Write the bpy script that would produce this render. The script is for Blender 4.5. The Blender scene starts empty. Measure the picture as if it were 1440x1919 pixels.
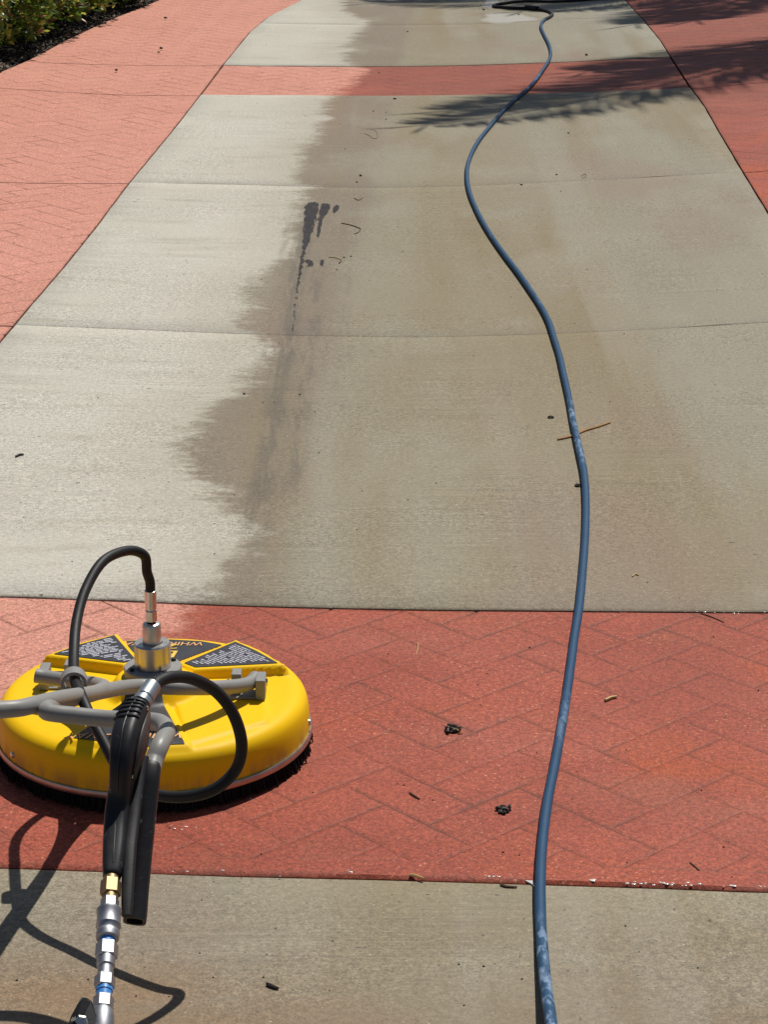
import bpy, math, random
from mathutils import Vector, Matrix
random.seed(7)
sc = bpy.context.scene
COL = sc.collection
R = math.radians

# ------------------------------------------------------------------ camera, sky, sun, exposure
PITCH = 18.65
CAMZ = 1.65
FPX = 4250.0                       # focal length in photograph pixels (1919 px tall)
cam_d = bpy.data.cameras.new('camera')
cam = bpy.data.objects.new('camera', cam_d)
COL.objects.link(cam)
cam.location = (0, 0, CAMZ)
cam.rotation_euler = (R(90 - PITCH), 0, 0)
cam_d.sensor_fit = 'VERTICAL'
cam_d.sensor_height = 24.0
cam_d.lens = 24.0 * FPX / 1919.0
cam_d.clip_start = 0.05
cam_d.clip_end = 2000
sc.camera = cam

SUNV = Vector((0.282, 0.545, 1.0)).normalized()
world = bpy.data.worlds.new('World')
sc.world = world
world.use_nodes = True
wt = world.node_tree
sky = wt.nodes.new('ShaderNodeTexSky')
sky.sky_type = 'NISHITA'
sky.sun_disc = False
sky.sun_elevation = math.asin(SUNV.z)
sky.sun_rotation = math.atan2(SUNV.x, SUNV.y)
bg = wt.nodes['Background']
bg.inputs['Strength'].default_value = 0.05
wt.links.new(sky.outputs[0], bg.inputs['Color'])
sun_d = bpy.data.lights.new('sun', 'SUN')
sun_d.energy = 4.45
sun_d.angle = R(0.5)
sun_d.color = (1.0, 0.955, 0.88)
sun = bpy.data.objects.new('sun', sun_d)
COL.objects.link(sun)
sun.location = (6, 11, 20)
sun.rotation_euler = SUNV.to_track_quat('Z', 'Y').to_euler()
vs = sc.view_settings
vs.view_transform = 'Standard'
vs.look = 'None'
vs.exposure = 0.0
vs.gamma = 1.0
vs.use_curve_mapping = False

# ------------------------------------------------------------------ geometry helpers
def sm(a, b, t):
    t = max(0.0, min(1.0, (t - a) / (b - a)))
    return t * t * (3 - 2 * t)

def G(x, y):
    """height of the ground: a shallow swale that starts a few metres ahead and a little crossfall"""
    c = max(-3.0, min(3.0, x))
    return 0.022 * c * c * sm(4.5, 7.0, y) + 0.018 * c * sm(6.0, 10.0, y)

FW = Vector((0, math.cos(R(PITCH)), -math.sin(R(PITCH))))
UP = Vector((0, math.sin(R(PITCH)), math.cos(R(PITCH))))
RT = Vector((1, 0, 0))
EYE = Vector((0, 0, CAMZ))

def ray(px, py):
    return (FW + RT * ((px - 720) / FPX) - UP * ((py - 959.5) / FPX)).normalized()

def at(px, py, d):
    return EYE + ray(px, py) * d

def on_z(px, py, z):
    v = ray(px, py)
    return EYE + v * ((z - CAMZ) / v.z)

def gnd(px, py, lift=0.0):
    z = 0.0
    for _ in range(30):
        p = on_z(px, py, z)
        z = 0.5 * z + 0.5 * (G(p.x, p.y) + lift)
    return p

def mk(name, verts, faces, mat=None, parent=None, smooth=False, mats=None, midx=None, kind=None, auto=None):
    me = bpy.data.meshes.new(name)
    off = Vector((0, 0, 0))
    if parent is not None:
        q = parent
        off = Vector(q.location)
        while q.parent is not None:
            q = q.parent
            off = off + Vector(q.location)
    me.from_pydata([tuple(Vector(v) - off) for v in verts], [], faces)
    for m in (mats or ([mat] if mat else [])):
        me.materials.append(m)
    if midx:
        me.polygons.foreach_set('material_index', midx)
    if smooth:
        me.polygons.foreach_set('use_smooth', [True] * len(me.polygons))
        if auto:
            me.update()
            try:
                me.set_sharp_from_angle(angle=R(auto))
            except Exception:
                pass
    me.update()
    o = bpy.data.objects.new(name, me)
    COL.objects.link(o)
    if parent is not None:
        o.parent = parent
    if kind:
        o['kind'] = kind
    return o

def empty(name, loc=(0, 0, 0), kind=None, label=None, cat=None, group=None):
    o = bpy.data.objects.new(name, None)
    o.empty_display_size = 0.1
    COL.objects.link(o)
    o.location = loc
    if kind: o['kind'] = kind
    return tag(o, label, cat, group)

def tag(o, label=None, cat=None, group=None):
    if label: o['label'] = label
    if cat: o['category'] = cat
    if group: o['group'] = group
    return o

def spline(pts, n):
    """Catmull-Rom through pts, about n samples per segment"""
    pts = [Vector(p) for p in pts]
    P = [pts[0] * 2 - pts[1]] + pts + [pts[-1] * 2 - pts[-2]]
    out = []
    for i in range(1, len(P) - 2):
        a, b, c, d = P[i - 1], P[i], P[i + 1], P[i + 2]
        for k in range(n):
            t = k / n
            out.append(0.5 * ((2 * b) + (c - a) * t + (2 * a - 5 * b + 4 * c - d) * t * t + (3 * b - a - 3 * c + d) * t ** 3))
    out.append(pts[-1])
    return out

def tube_geo(path, rad, n=12, caps=True, start=0):
    """tube round a list of points; rad is a number or a list"""
    V, Fc = [], []
    m = len(path)
    rr = rad if isinstance(rad, (list, tuple)) else [rad] * m
    t0 = (path[1] - path[0]).normalized()
    nrm = t0.orthogonal().normalized()
    for i, p in enumerate(path):
        t = (path[min(i + 1, m - 1)] - path[max(i - 1, 0)]).normalized()
        nrm = (nrm - t * nrm.dot(t)).normalized()
        b = t.cross(nrm)
        for k in range(n):
            a = 2 * math.pi * k / n
            V.append(p + (nrm * math.cos(a) + b * math.sin(a)) * rr[i])
    for i in range(m - 1):
        for k in range(n):
            a, b2 = i * n + k, i * n + (k + 1) % n
            Fc.append((start + a, start + b2, start + b2 + n, start + a + n))
    if caps:
        Fc.append(tuple(start + k for k in reversed(range(n))))
        Fc.append(tuple(start + (m - 1) * n + k for k in range(n)))
    return V, Fc

def tube(name, path, rad, mat, parent=None, n=12, caps=True):
    V, Fc = tube_geo(path, rad, n, caps)
    return mk(name, V, Fc, mat, parent, True, auto=50)

def lathe_geo(prof, axis_o, axis_d, n=32, start=0, sides=None):
    """prof: list of (distance along axis, radius)"""
    ax = Vector(axis_d).normalized()
    u = ax.orthogonal().normalized()
    w = ax.cross(u)
    V, Fc = [], []
    for (h, r) in prof:
        for k in range(n):
            a = 2 * math.pi * k / n
            V.append(Vector(axis_o) + ax * h + (u * math.cos(a) + w * math.sin(a)) * r)
    for i in range(len(prof) - 1):
        for k in range(n):
            a, b = i * n + k, i * n + (k + 1) % n
            Fc.append((start + a, start + b, start + b + n, start + a + n))
    Fc.append(tuple(start + k for k in reversed(range(n))))
    Fc.append(tuple(start + (len(prof) - 1) * n + k for k in range(n)))
    return V, Fc

def lathe(name, prof, o, d, mat, parent=None, n=32, smooth=True):
    V, Fc = lathe_geo(prof, o, d, n)
    return mk(name, V, Fc, mat, parent, smooth, auto=35)

def loft_geo(secs, n=20, expo=2.6, start=0):
    """secs: (centre, width vector half, thickness vector half)"""
    V, Fc = [], []
    for (c, a, b) in secs:
        for k in range(n):
            t = 2 * math.pi * k / n
            ct, st = math.cos(t), math.sin(t)
            ct = math.copysign(abs(ct) ** (2 / expo), ct)
            st = math.copysign(abs(st) ** (2 / expo), st)
            V.append(c + a * ct + b * st)
    for i in range(len(secs) - 1):
        for k in range(n):
            a, b = i * n + k, i * n + (k + 1) % n
            Fc.append((start + a, start + b, start + b + n, start + a + n))
    Fc.append(tuple(start + k for k in reversed(range(n))))
    Fc.append(tuple(start + (len(secs) - 1) * n + k for k in range(n)))
    return V, Fc

def box_geo(c, ax, ay, az, start=0):
    V = []
    for sx in (-1, 1):
        for sy in (-1, 1):
            for sz in (-1, 1):
                V.append(Vector(c) + Vector(ax) * sx + Vector(ay) * sy + Vector(az) * sz)
    Fc = [(0, 1, 3, 2), (4, 6, 7, 5), (0, 4, 5, 1), (2, 3, 7, 6), (0, 2, 6, 4), (1, 5, 7, 3)]
    return V, [tuple(start + i for i in f) for f in Fc]

def bevel(o, w=0.002, seg=2):
    m = o.modifiers.new('bevel', 'BEVEL')
    m.width = w
    m.segments = seg
    m.limit_method = 'ANGLE'
    return o

def clip(poly, conv):
    """Sutherland-Hodgman: any polygon clipped by a convex counter-clockwise one (2-D)"""
    out = poly
    for i in range(len(conv)):
        ax, ay = conv[i]
        bx, by = conv[(i + 1) % len(conv)]
        inp, out = out, []
        if not inp: return []
        def side(p): return (bx - ax) * (p[1] - ay) - (by - ay) * (p[0] - ax)
        for j in range(len(inp)):
            p, q = inp[j], inp[(j + 1) % len(inp)]
            sp, sq = side(p), side(q)
            if sp >= 0: out.append(p)
            if (sp >= 0) != (sq >= 0):
                t = sp / (sp - sq)
                out.append((p[0] + (q[0] - p[0]) * t, p[1] + (q[1] - p[1]) * t))
    return out

def area2(p):
    return 0.5 * sum(p[i][0] * p[(i + 1) % len(p)][1] - p[(i + 1) % len(p)][0] * p[i][1] for i in range(len(p)))

def inset(p, d):
    n = len(p)
    out = []
    for i in range(n):
        a, b, c = Vector(p[i - 1]), Vector(p[i]), Vector(p[(i + 1) % n])
        e1, e2 = (b - a).normalized(), (c - b).normalized()
        n1, n2 = Vector((-e1.y, e1.x)), Vector((-e2.y, e2.x))
        k = (n1 + n2) / max(0.5, 1 + n1.dot(n2))
        out.append(tuple(b + k * d))
    return out

# ------------------------------------------------------------------ node helpers
class NT:
    def __init__(s, name):
        s.mat = bpy.data.materials.new(name)
        s.mat.use_nodes = True
        s.t = s.mat.node_tree
        s.b = s.t.nodes['Principled BSDF']
        s.pos = s.t.nodes.new('ShaderNodeNewGeometry').outputs['Position']
        x = s.t.nodes.new('ShaderNodeSeparateXYZ')
        s.t.links.new(s.pos, x.inputs[0])
        s.x, s.y, s.z = x.outputs
    def put(s, inp, v):
        if hasattr(v, 'is_output'): s.t.links.new(v, inp)
        elif isinstance(v, (tuple, list)) and inp.type == 'RGBA': inp.default_value = (*v, 1) if len(v) == 3 else v
        else: inp.default_value = v
    def m(s, op, a, b=0.0, c=None, clamp=False):
        n = s.t.nodes.new('ShaderNodeMath')
        n.operation = op
        n.use_clamp = clamp
        s.put(n.inputs[0], a); s.put(n.inputs[1], b)
        if c is not None: s.put(n.inputs[2], c)
        return n.outputs[0]
    def step(s, a, b, v, lo=0.0, hi=1.0):
        n = s.t.nodes.new('ShaderNodeMapRange')
        n.interpolation_type = 'SMOOTHSTEP'
        s.put(n.inputs['Value'], v)
        s.put(n.inputs['From Min'], a); s.put(n.inputs['From Max'], b)
        s.put(n.inputs['To Min'], lo); s.put(n.inputs['To Max'], hi)
        return n.outputs[0]
    def scl(s, v, k):
        n = s.t.nodes.new('ShaderNodeVectorMath')
        n.operation = 'MULTIPLY'
        s.put(n.inputs[0], v)
        n.inputs[1].default_value = k if isinstance(k, (tuple, list)) else (k, k, k)
        return n.outputs[0]
    def noise(s, scale, detail=3.0, rough=0.55, k=(1, 1, 1), off=None, vec=None, dist=0.0):
        v = s.scl(vec if vec is not None else s.pos, k)
        if off:
            a = s.t.nodes.new('ShaderNodeVectorMath')
            s.put(a.inputs[0], v)
            a.inputs[1].default_value = off
            v = a.outputs[0]
        n = s.t.nodes.new('ShaderNodeTexNoise')
        s.put(n.inputs['Vector'], v)
        n.inputs['Scale'].default_value = scale
        n.inputs['Detail'].default_value = detail
        n.inputs['Roughness'].default_value = rough
        n.inputs['Distortion'].default_value = dist
        return n.outputs['Fac']
    def vor(s, scale, feature='F1', vec=None):
        n = s.t.nodes.new('ShaderNodeTexVoronoi')
        n.feature = feature
        s.put(n.inputs['Vector'], vec if vec is not None else s.pos)
        n.inputs['Scale'].default_value = scale
        return n.outputs['Distance']
    def mix(s, f, a, b, mode='MIX'):
        n = s.t.nodes.new('ShaderNodeMix')
        n.data_type = 'RGBA'
        n.blend_type = mode
        s.put(n.inputs[0], f); s.put(n.inputs[6], a); s.put(n.inputs[7], b)
        return n.outputs[2]
    def grey(s, v):
        n = s.t.nodes.new('ShaderNodeCombineColor')
        for i in range(3): s.put(n.inputs[i], v)
        return n.outputs[0]
    def ramp(s, v, stops):
        n = s.t.nodes.new('ShaderNodeValToRGB')
        e = n.color_ramp.elements
        while len(e) < len(stops): e.new(0.5)
        for el, (p, c) in zip(e, stops):
            el.position = p
            el.color = (*c, 1)
        s.put(n.inputs[0], v)
        return n.outputs[0]
    def curve(s, v, pts):
        n = s.t.nodes.new('ShaderNodeFloatCurve')
        c = n.mapping.curves[0]
        while len(c.points) < len(pts): c.points.new(0.5, 0.5)
        for p, (x, y) in zip(c.points, pts):
            p.location = (x, y)
            p.handle_type = 'VECTOR'
        n.mapping.update()
        s.put(n.inputs['Value'], v)
        return n.outputs[0]
    def attr(s, name):
        n = s.t.nodes.new('ShaderNodeAttribute')
        n.attribute_name = name
        return n.outputs['Fac']
    def bump(s, h, strength=0.3, dist=0.003, nrm=None):
        n = s.t.nodes.new('ShaderNodeBump')
        n.inputs['Strength'].default_value = strength
        n.inputs['Distance'].default_value = dist
        s.put(n.inputs['Height'], h)
        if nrm: s.put(n.inputs['Normal'], nrm)
        s.t.links.new(n.outputs[0], s.b.inputs['Normal'])
        return n.outputs[0]
    def out(s, col=None, rough=None, metal=None, spec=None, alpha=None):
        if col is not None: s.put(s.b.inputs['Base Color'], col)
        if rough is not None: s.put(s.b.inputs['Roughness'], rough)
        if metal is not None: s.put(s.b.inputs['Metallic'], metal)
        if spec is not None: s.put(s.b.inputs['Specular IOR Level'], spec)
        if alpha is not None: s.put(s.b.inputs['Alpha'], alpha)
        return s.mat

def simple(name, col, rough=0.5, metal=0.0, var=0.12, scale=60.0, spec=0.5, bump=0.0):
    t = NT(name)
    n = t.noise(scale, 4.0)
    c = t.mix(n, tuple(v * (1 - var) for v in col), tuple(min(1, v * (1 + var)) for v in col))
    if bump: t.bump(t.noise(scale * 3, 3.0), bump, 0.001)
    return t.out(c, t.m('ADD', rough - 0.06, t.m('MULTIPLY', n, 0.12)), metal, spec)

# ------------------------------------------------------------------ the wet edge
WET_PX = [(-300, 2300), (-200, 1700), (-120, 1450), (60, 1335), (170, 1265), (270, 1200), (330, 1150), (405, 1122), (400, 1095),
          (455, 1050), (472, 1012), (432, 968), (386, 930), (360, 880), (336, 838), (352, 800), (396, 768), (452, 728),
          (490, 690), (496, 655), (484, 636), (452, 604), (466, 562), (484, 522), (528, 490), (542, 452), (556, 402),
          (584, 352), (548, 330), (556, 300), (592, 260), (612, 222), (604, 196), (632, 178), (690, 128), (640, 116),
          (660, 80), (690, 45), (650, 20), (640, 0), (620, -30)]
Y0, Y1, X0, X1 = 1.5, 18.0, -2.5, 1.5
_w = sorted((gnd(a, b).y, gnd(a, b).x) for a, b in WET_PX)
WET = [(max(0, min(1, (y - Y0) / (Y1 - Y0))), max(0, min(1, (x - X0) / (X1 - X0)))) for y, x in _w]

def wet_nodes(t):
    """(wet 0..1, metres past the wet edge) for a ground material"""
    v = t.m('DIVIDE', t.m('SUBTRACT', t.y, Y0), Y1 - Y0, clamp=True)
    xb = t.m('ADD', t.m('MULTIPLY', t.curve(v, WET), X1 - X0), X0)
    n1 = t.noise(1.0, 6.0, 0.64, (4.2, 7.0, 1))
    n2 = t.noise(1.0, 5.0, 0.75, (26.0, 38.0, 1))
    d = t.m('SUBTRACT', t.x, xb)
    d = t.m('ADD', d, t.m('MULTIPLY', t.m('SUBTRACT', n1, 0.5), 0.22))
    d = t.m('ADD', d, t.m('MULTIPLY', t.m('SUBTRACT', n2, 0.5), 0.20))
    n3 = t.noise(1.0, 3.0, 0.6, (2.0, 2.6, 1), (3, 8, 0))
    d = t.m('ADD', d, t.m('MULTIPLY', t.m('SUBTRACT', n3, 0.5), 0.16))
    return t.step(-0.045, 0.05, d), d

# ------------------------------------------------------------------ ground materials
def make_concrete():
    t = NT('broomed_concrete')
    wet, d = wet_nodes(t)
    big = t.noise(0.9, 5.0, 0.6)
    dry = t.mix(big, (0.432, 0.408, 0.342), (0.520, 0.497, 0.430))
    dry = t.mix(t.m('MULTIPLY', t.step(0.52, 0.72, t.noise(1.0, 6.0, 0.65, (2.2, 9.0, 1), (4, 1, 0))), 0.45), dry, (0.31, 0.285, 0.21))
    # damp belt just outside the wet edge
    dry = t.mix(t.m('MULTIPLY', t.step(-0.32, -0.02, d), 0.28), dry, (0.27, 0.235, 0.165))
    w = t.ramp(t.m('DIVIDE', t.m('ADD', t.x, 0.3), 1.8, clamp=True),
               [(0.0, (0.250, 0.224, 0.162)), (0.12, (0.244, 0.214, 0.148)), (0.28, (0.234, 0.198, 0.124)),
                (0.44, (0.240, 0.203, 0.134)), (0.6, (0.246, 0.218, 0.152)), (0.8, (0.254, 0.232, 0.170)), (1.0, (0.258, 0.236, 0.176))])
    # the brown belt between the wet edge and the washed lane down the middle
    be = t.m('SUBTRACT', t.m('SUBTRACT', t.x, -0.19), t.m('MULTIPLY', t.m('SUBTRACT', t.y, 5.0), 0.038))
    be = t.m('ADD', be, t.m('MULTIPLY', t.m('SUBTRACT', t.noise(1.0, 4.0, 0.6, (5.0, 1.6, 1), (8, 5, 0)), 0.5), 0.16))
    brown = t.mix(t.noise(1.0, 4.0, 0.6, (4.0, 1.5, 1), (1, 15, 0)), (0.182, 0.145, 0.098), (0.226, 0.186, 0.132))
    w = t.mix(t.m('MULTIPLY', t.step(0.06, -0.07, be), t.step(3.6, 4.4, t.y)), w, brown)
    w = t.mix(t.m('MULTIPLY', t.step(0.5, 0.68, t.noise(1.0, 3.0, 0.5, (2.6, 0.22, 1), (1.7, 3.1, 0))), 0.70), w, (0.208, 0.158, 0.080))
    w = t.mix(t.m('MULTIPLY', t.step(0.52, 0.7, t.noise(1.0, 3.0, 0.5, (1.6, 0.5, 1), (7.7, 1.1, 0))), 0.55), w, (0.228, 0.160, 0.118))
    w = t.mix(t.m('MULTIPLY', t.step(0.5, 0.66, t.noise(1.0, 4.0, 0.55, (2.4, 1.1, 1), (2.2, 9.1, 0))), 0.45), w, (0.285, 0.26, 0.195))
    near = t.step(3.15, 2.7, t.y)
    w = t.mix(t.m('MULTIPLY', near, t.step(0.35, 0.62, t.noise(1.0, 5.0, 0.6, (1.7, 4.0, 1), (0, 5, 0)), 0.05, 0.9)), w, (0.200, 0.140, 0.080))
    w = t.mix(t.m('MULTIPLY', near, t.step(0.54, 0.70, t.noise(1.0, 5.0, 0.6, (2.2, 3.0, 1), (6, 1, 0)), 0.0, 0.55)), w, (0.29, 0.262, 0.19))
    w = t.mix(t.m('MULTIPLY', near, 0.35), w, (0.225, 0.185, 0.140))
    rust = t.m('MULTIPLY', t.step(2.93, 2.76, t.y), t.step(0.15, -0.35, t.x))
    rust = t.m('MULTIPLY', rust, t.step(0.3, 0.6, t.noise(1.0, 5.0, 0.6, (3.0, 9.0, 1), (2, 6, 0)), .25, .9))
    w = t.mix(t.m('MULTIPLY', rust, 0.75), w, (0.240, 0.150, 0.078))
    c = t.mix(wet, dry, w)
    # long faint stain trail along the swale
    wob = t.m('MULTIPLY', t.m('SUBTRACT', t.noise(1.0, 3.0, 0.5, (.2, 1.3, 1), (0, 3, 0)), 0.5), 0.05)
    for off, wdt, amt, lo, ys in ((0.283, 0.05, 0.62, 0.36, (4.45, 5.0, 8.5, 8.0)), (0.215, 0.04, 0.48, 0.42, (4.7, 5.2, 7.9, 7.4)), (0.345, 0.03, 0.35, 0.47, (5.6, 6.1, 8.4, 7.9)), (0.12, 0.04, 0.25, 0.48, (5.0, 6.0, 8.6, 8.0))):
        tr = t.m('ABSOLUTE', t.m('ADD', t.m('ADD', t.x, wob), off))
        tr = t.m('MULTIPLY', t.step(wdt, wdt * .1, tr), t.m('MULTIPLY', t.step(ys[0], ys[1], t.y), t.step(ys[2], ys[3], t.y)))
        tr = t.m('MULTIPLY', tr, t.step(lo, lo + .2, t.noise(1.0, 5.0, 0.65, (30.0, 3.4, 1), (off * 9, 0, 0))))
        c = t.mix(t.m('MULTIPLY', tr, amt), c, (0.100, 0.087, 0.066))
    # pale lengthwise sweep bands left by the washing
    bn = t.step(0.55, 0.68, t.noise(1.0, 3.0, 0.5, (4.5, 0.16, 1), (5.3, 2.0, 0)))
    c = t.mix(t.m('MULTIPLY', t.m('MULTIPLY', bn, wet), 0.30), c, (0.31, 0.285, 0.225))
    # sand grains, pores, broom lines
    gr = t.noise(260.0, 2.0, 0.6)
    gpat = t.step(0.38, 0.62, t.noise(1.4, 4.0, 0.6, (1, 1.5, 1), (21, 3, 0)))
    c = t.mix(t.m('ADD', 0.40, t.m('MULTIPLY', gpat, 0.6)), c, t.mix(1.0, c, t.grey(t.step(0.28, 0.74, gr, 0.70, 1.28)), 'MULTIPLY'))
    g3 = t.noise(105.0, 2.0, 0.6, (1, 1, 1), (6, 1, 0))
    c = t.mix(t.m('ADD', 0.25, t.m('MULTIPLY', gpat, 0.7)), c, t.mix(1.0, c, t.grey(t.step(0.3, 0.72, g3, 0.82, 1.18)), 'MULTIPLY'))
    g2 = t.noise(1.0, 2.0, 0.6, (75, 110, 1), (3, 0, 0))
    c = t.mix(1.0, c, t.grey(t.step(0.3, 0.7, g2, 0.92, 1.08)), 'MULTIPLY')
    pit = t.m('MULTIPLY', t.step(0.245, 0.20, t.noise(52.0, 1.0, 0.5, (1, 1.2, 1), (19, 4, 0))), 0.75)
    c = t.mix(pit, c, (0.06, 0.05, 0.04))
    pore = t.m('MULTIPLY', t.step(0.30, 0.22, t.noise(150.0, 1.0, 0.5, (1, 1, 1), (9, 4, 0))), t.step(0.42, 0.58, t.noise(4.0, 3.0), 0.25, 0.9))
    c = t.mix(pore, c, (0.075, 0.065, 0.05))
    lite = t.step(0.70, 0.78, t.noise(170.0, 1.0, 0.5, (1, 1, 1), (2, 14, 0)))
    c = t.mix(t.m('MULTIPLY', lite, 0.5), c, (0.55, 0.50, 0.40))
    br = t.noise(1.0, 2.0, 0.5, (2.5, 190.0, 1))
    brm = t.step(0.45, 0.6, t.noise(1.6, 2.0))
    c = t.mix(t.m('MULTIPLY', brm, 0.65), c, t.mix(1.0, c, t.grey(t.step(0.3, 0.7, br, 0.82, 1.14)), 'MULTIPLY'))
    gv = t.attr('groove')
    c = t.mix(t.m('MULTIPLY', gv, t.step(0.35, 0.65, t.noise(7.0, 4.0), 0.05, 0.75)), c, (0.15, 0.12, 0.085))
    h = t.m('ADD', t.m('MULTIPLY', gr, 0.6), t.m('ADD', t.m('MULTIPLY', br, 0.5), t.m('MULTIPLY', g2, 0.5)))
    t.bump(h, 0.42, 0.0022)
    return t.out(c, t.step(0, 1, wet, 0.92, 0.66), 0.0, 0.25)

def make_red(name='stamped_red_concrete'):
    t = NT(name)
    wet, d = wet_nodes(t)
    var = t.attr('var')
    big = t.noise(1.3, 5.0, 0.6)
    dry = t.mix(big, (0.495, 0.217, 0.160), (0.585, 0.275, 0.210))
    dry = t.mix(t.m('MULTIPLY', t.step(0.5, 0.75, t.noise(1.0, 5.0, 0.6, (3, 12, 1))), 0.4), dry, (0.48, 0.26, 0.175))
    w = t.mix(t.step(0.38, 0.62, t.noise(2.6, 5.0, 0.65, (1, 1.4, 1))), (0.282, 0.060, 0.034), (0.335, 0.075, 0.042))
    w = t.mix(t.m('MULTIPLY', t.step(0.50, 0.66, t.noise(1.5, 4.0, 0.6, (1, 1.2, 1), (5, 3, 0))), t.step(-.1, .5, t.x, 0.35, 0.95)), w, (0.360, 0.072, 0.024))
    w = t.mix(t.m('MULTIPLY', t.step(0.52, 0.7, t.noise(3.0, 4.0, 0.6, (1, 1.4, 1), (11, 3, 0))), 0.45), w, (0.285, 0.090, 0.048))
    w = t.mix(t.m('MULTIPLY', t.step(0.5, 0.72, t.noise(1.2, 4.0, 0.6, (1, 1.6, 1), (31, 2, 0))), 0.5), w, (0.365, 0.112, 0.075))
    w = t.mix(t.m('MULTIPLY', t.step(0.56, 0.74, t.noise(2.0, 5.0, 0.65, (1, 1.5, 1), (3, 22, 0))), 0.4), w, (0.205, 0.055, 0.036))
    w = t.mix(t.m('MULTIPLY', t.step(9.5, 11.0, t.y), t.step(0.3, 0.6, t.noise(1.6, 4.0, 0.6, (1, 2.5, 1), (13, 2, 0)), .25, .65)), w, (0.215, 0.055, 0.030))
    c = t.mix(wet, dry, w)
    c = t.mix(1.0, c, t.grey(t.m('ADD', 0.975, t.m('MULTIPLY', var, 0.05))), 'MULTIPLY')
    gr = t.noise(240.0, 2.0, 0.6)
    g3 = t.noise(110.0, 2.0, 0.6, (1, 1, 1), (6, 1, 0))
    c = t.mix(1.0, c, t.grey(t.step(0.3, 0.72, g3, 0.80, 1.22)), 'MULTIPLY')
    c = t.mix(1.0, c, t.grey(t.step(0.28, 0.74, gr, 0.72, 1.28)), 'MULTIPLY')
    lite = t.step(0.655, 0.73, t.noise(150.0, 1.5, 0.5, (1, 1, 1), (2, 14, 0)))
    lm = t.step(0.4, 0.62, t.noise(2.5, 3.0, 0.6, (1, 1, 1), (8, 2, 0)), 0.15, 0.8)
    c = t.mix(t.m('MULTIPLY', t.m('MULTIPLY', lite, lm), wet), c, (0.62, 0.30, 0.18))
    pore = t.step(0.27, 0.20, t.noise(120.0, 1.0, 0.5, (1, 1, 1), (9, 4, 0)))
    c = t.mix(t.m('MULTIPLY', pore, 0.8), c, (0.10, 0.045, 0.03))
    gv = t.attr('groove')
    gm = t.m('MULTIPLY', gv, t.step(0.42, 0.64, t.noise(4.0, 5.0, 0.72, (1, 1, 1), (1, 7, 0)), 0.06, 0.62))
    c = t.mix(gm, c, (0.115, 0.045, 0.03))
    t.bump(t.m('ADD', gr, t.noise(40.0, 3.0)), 0.40, 0.0022)
    return t.out(c, t.step(0, 1, wet, 0.9, 0.62), 0.0, 0.22)

M_CONC = make_concrete()
M_RED = make_red()

def make_mulch():
    t = NT('shaded_bark_mulch')
    n = t.noise(38.0, 5.0, 0.65)
    c = t.ramp(n, [(0.3, (0.008, 0.006, 0.005)), (0.5, (0.020, 0.013, 0.010)), (0.7, (0.06, 0.042, 0.030))])  # bark tones pushed near black, hedge shade put into the colour
    t.bump(n, 1.0, 0.02)
    return t.out(c, 0.95, 0, 0.2)
M_MULCH = make_mulch()

def make_lawn():
    t = NT('lawn_ground')
    n = t.noise(1.4, 6.0, 0.65)
    c = t.ramp(n, [(0.3, (0.035, 0.052, 0.016)), (0.55, (0.055, 0.075, 0.022)), (0.75, (0.085, 0.085, 0.035))])
    t.bump(t.noise(60.0, 4.0), 0.8, 0.02)
    return t.out(c, 0.95, 0, 0.2)
M_LAWN = make_lawn()
M_SOIL = simple('dark_joint_dirt', (0.045, 0.034, 0.024), 0.95, 0, 0.5, 25.0, 0.2)

# ------------------------------------------------------------------ layout of the driveway
def edge_fn(px_pts, near, far):
    P = sorted(((gnd(a, b).y, gnd(a, b).x) for a, b in px_pts))
    (ya, xa), (yb, xb) = P[near[0]], P[near[1]]
    s0 = (xb - xa) / (yb - ya)
    (yc, xc), (yd, xd) = P[far[0]], P[far[1]]
    s1 = (xd - xc) / (yd - yc)
    def f(y):
        if y <= P[0][0]: return P[0][1] + s0 * (y - P[0][0])
        if y >= P[-1][0]: return P[-1][1] + s1 * (y - P[-1][0])
        for (a, b), (c, d) in zip(P, P[1:]):
            if a <= y <= c: return b + (d - b) * (y - a) / (c - a)
    return f

XL = edge_fn([(0, 640), (30, 605), (120, 500), (180, 425), (240, 345), (290, 285), (335, 230), (375, 178), (415, 125), (470, 58), (505, 30), (565, 0), (585, -12)], (0, 6), (-5, -1))
XR = edge_fn([(1440, 398), (1395, 325), (1350, 250), (1322, 200), (1296, 165), (1258, 106), (1238, 75), (1205, 35), (1172, 0), (1158, -15)], (0, 4), (-4, -1))
XO = edge_fn([(-60, 180), (0, 133), (60, 108), (120, 75), (200, 38), (290, 2), (330, -14)], (0, 2), (-3, -1))

def joint_fn(px_pts):
    P = sorted((gnd(a, b).x, gnd(a, b).y) for a, b in px_pts)
    s = (P[-1][1] - P[0][1]) / (P[-1][0] - P[0][0])
    def f(x):
        if x <= P[0][0]: return P[0][1] + 0.4 * s * (x - P[0][0])
        if x >= P[-1][0]: return P[-1][1] + 0.4 * s * (x - P[-1][0])
        for (a, b), (c, d) in zip(P, P[1:]):
            if a <= x <= c:
                return b + (d - b) * (x - a) / (c - a)
    return f

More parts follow.
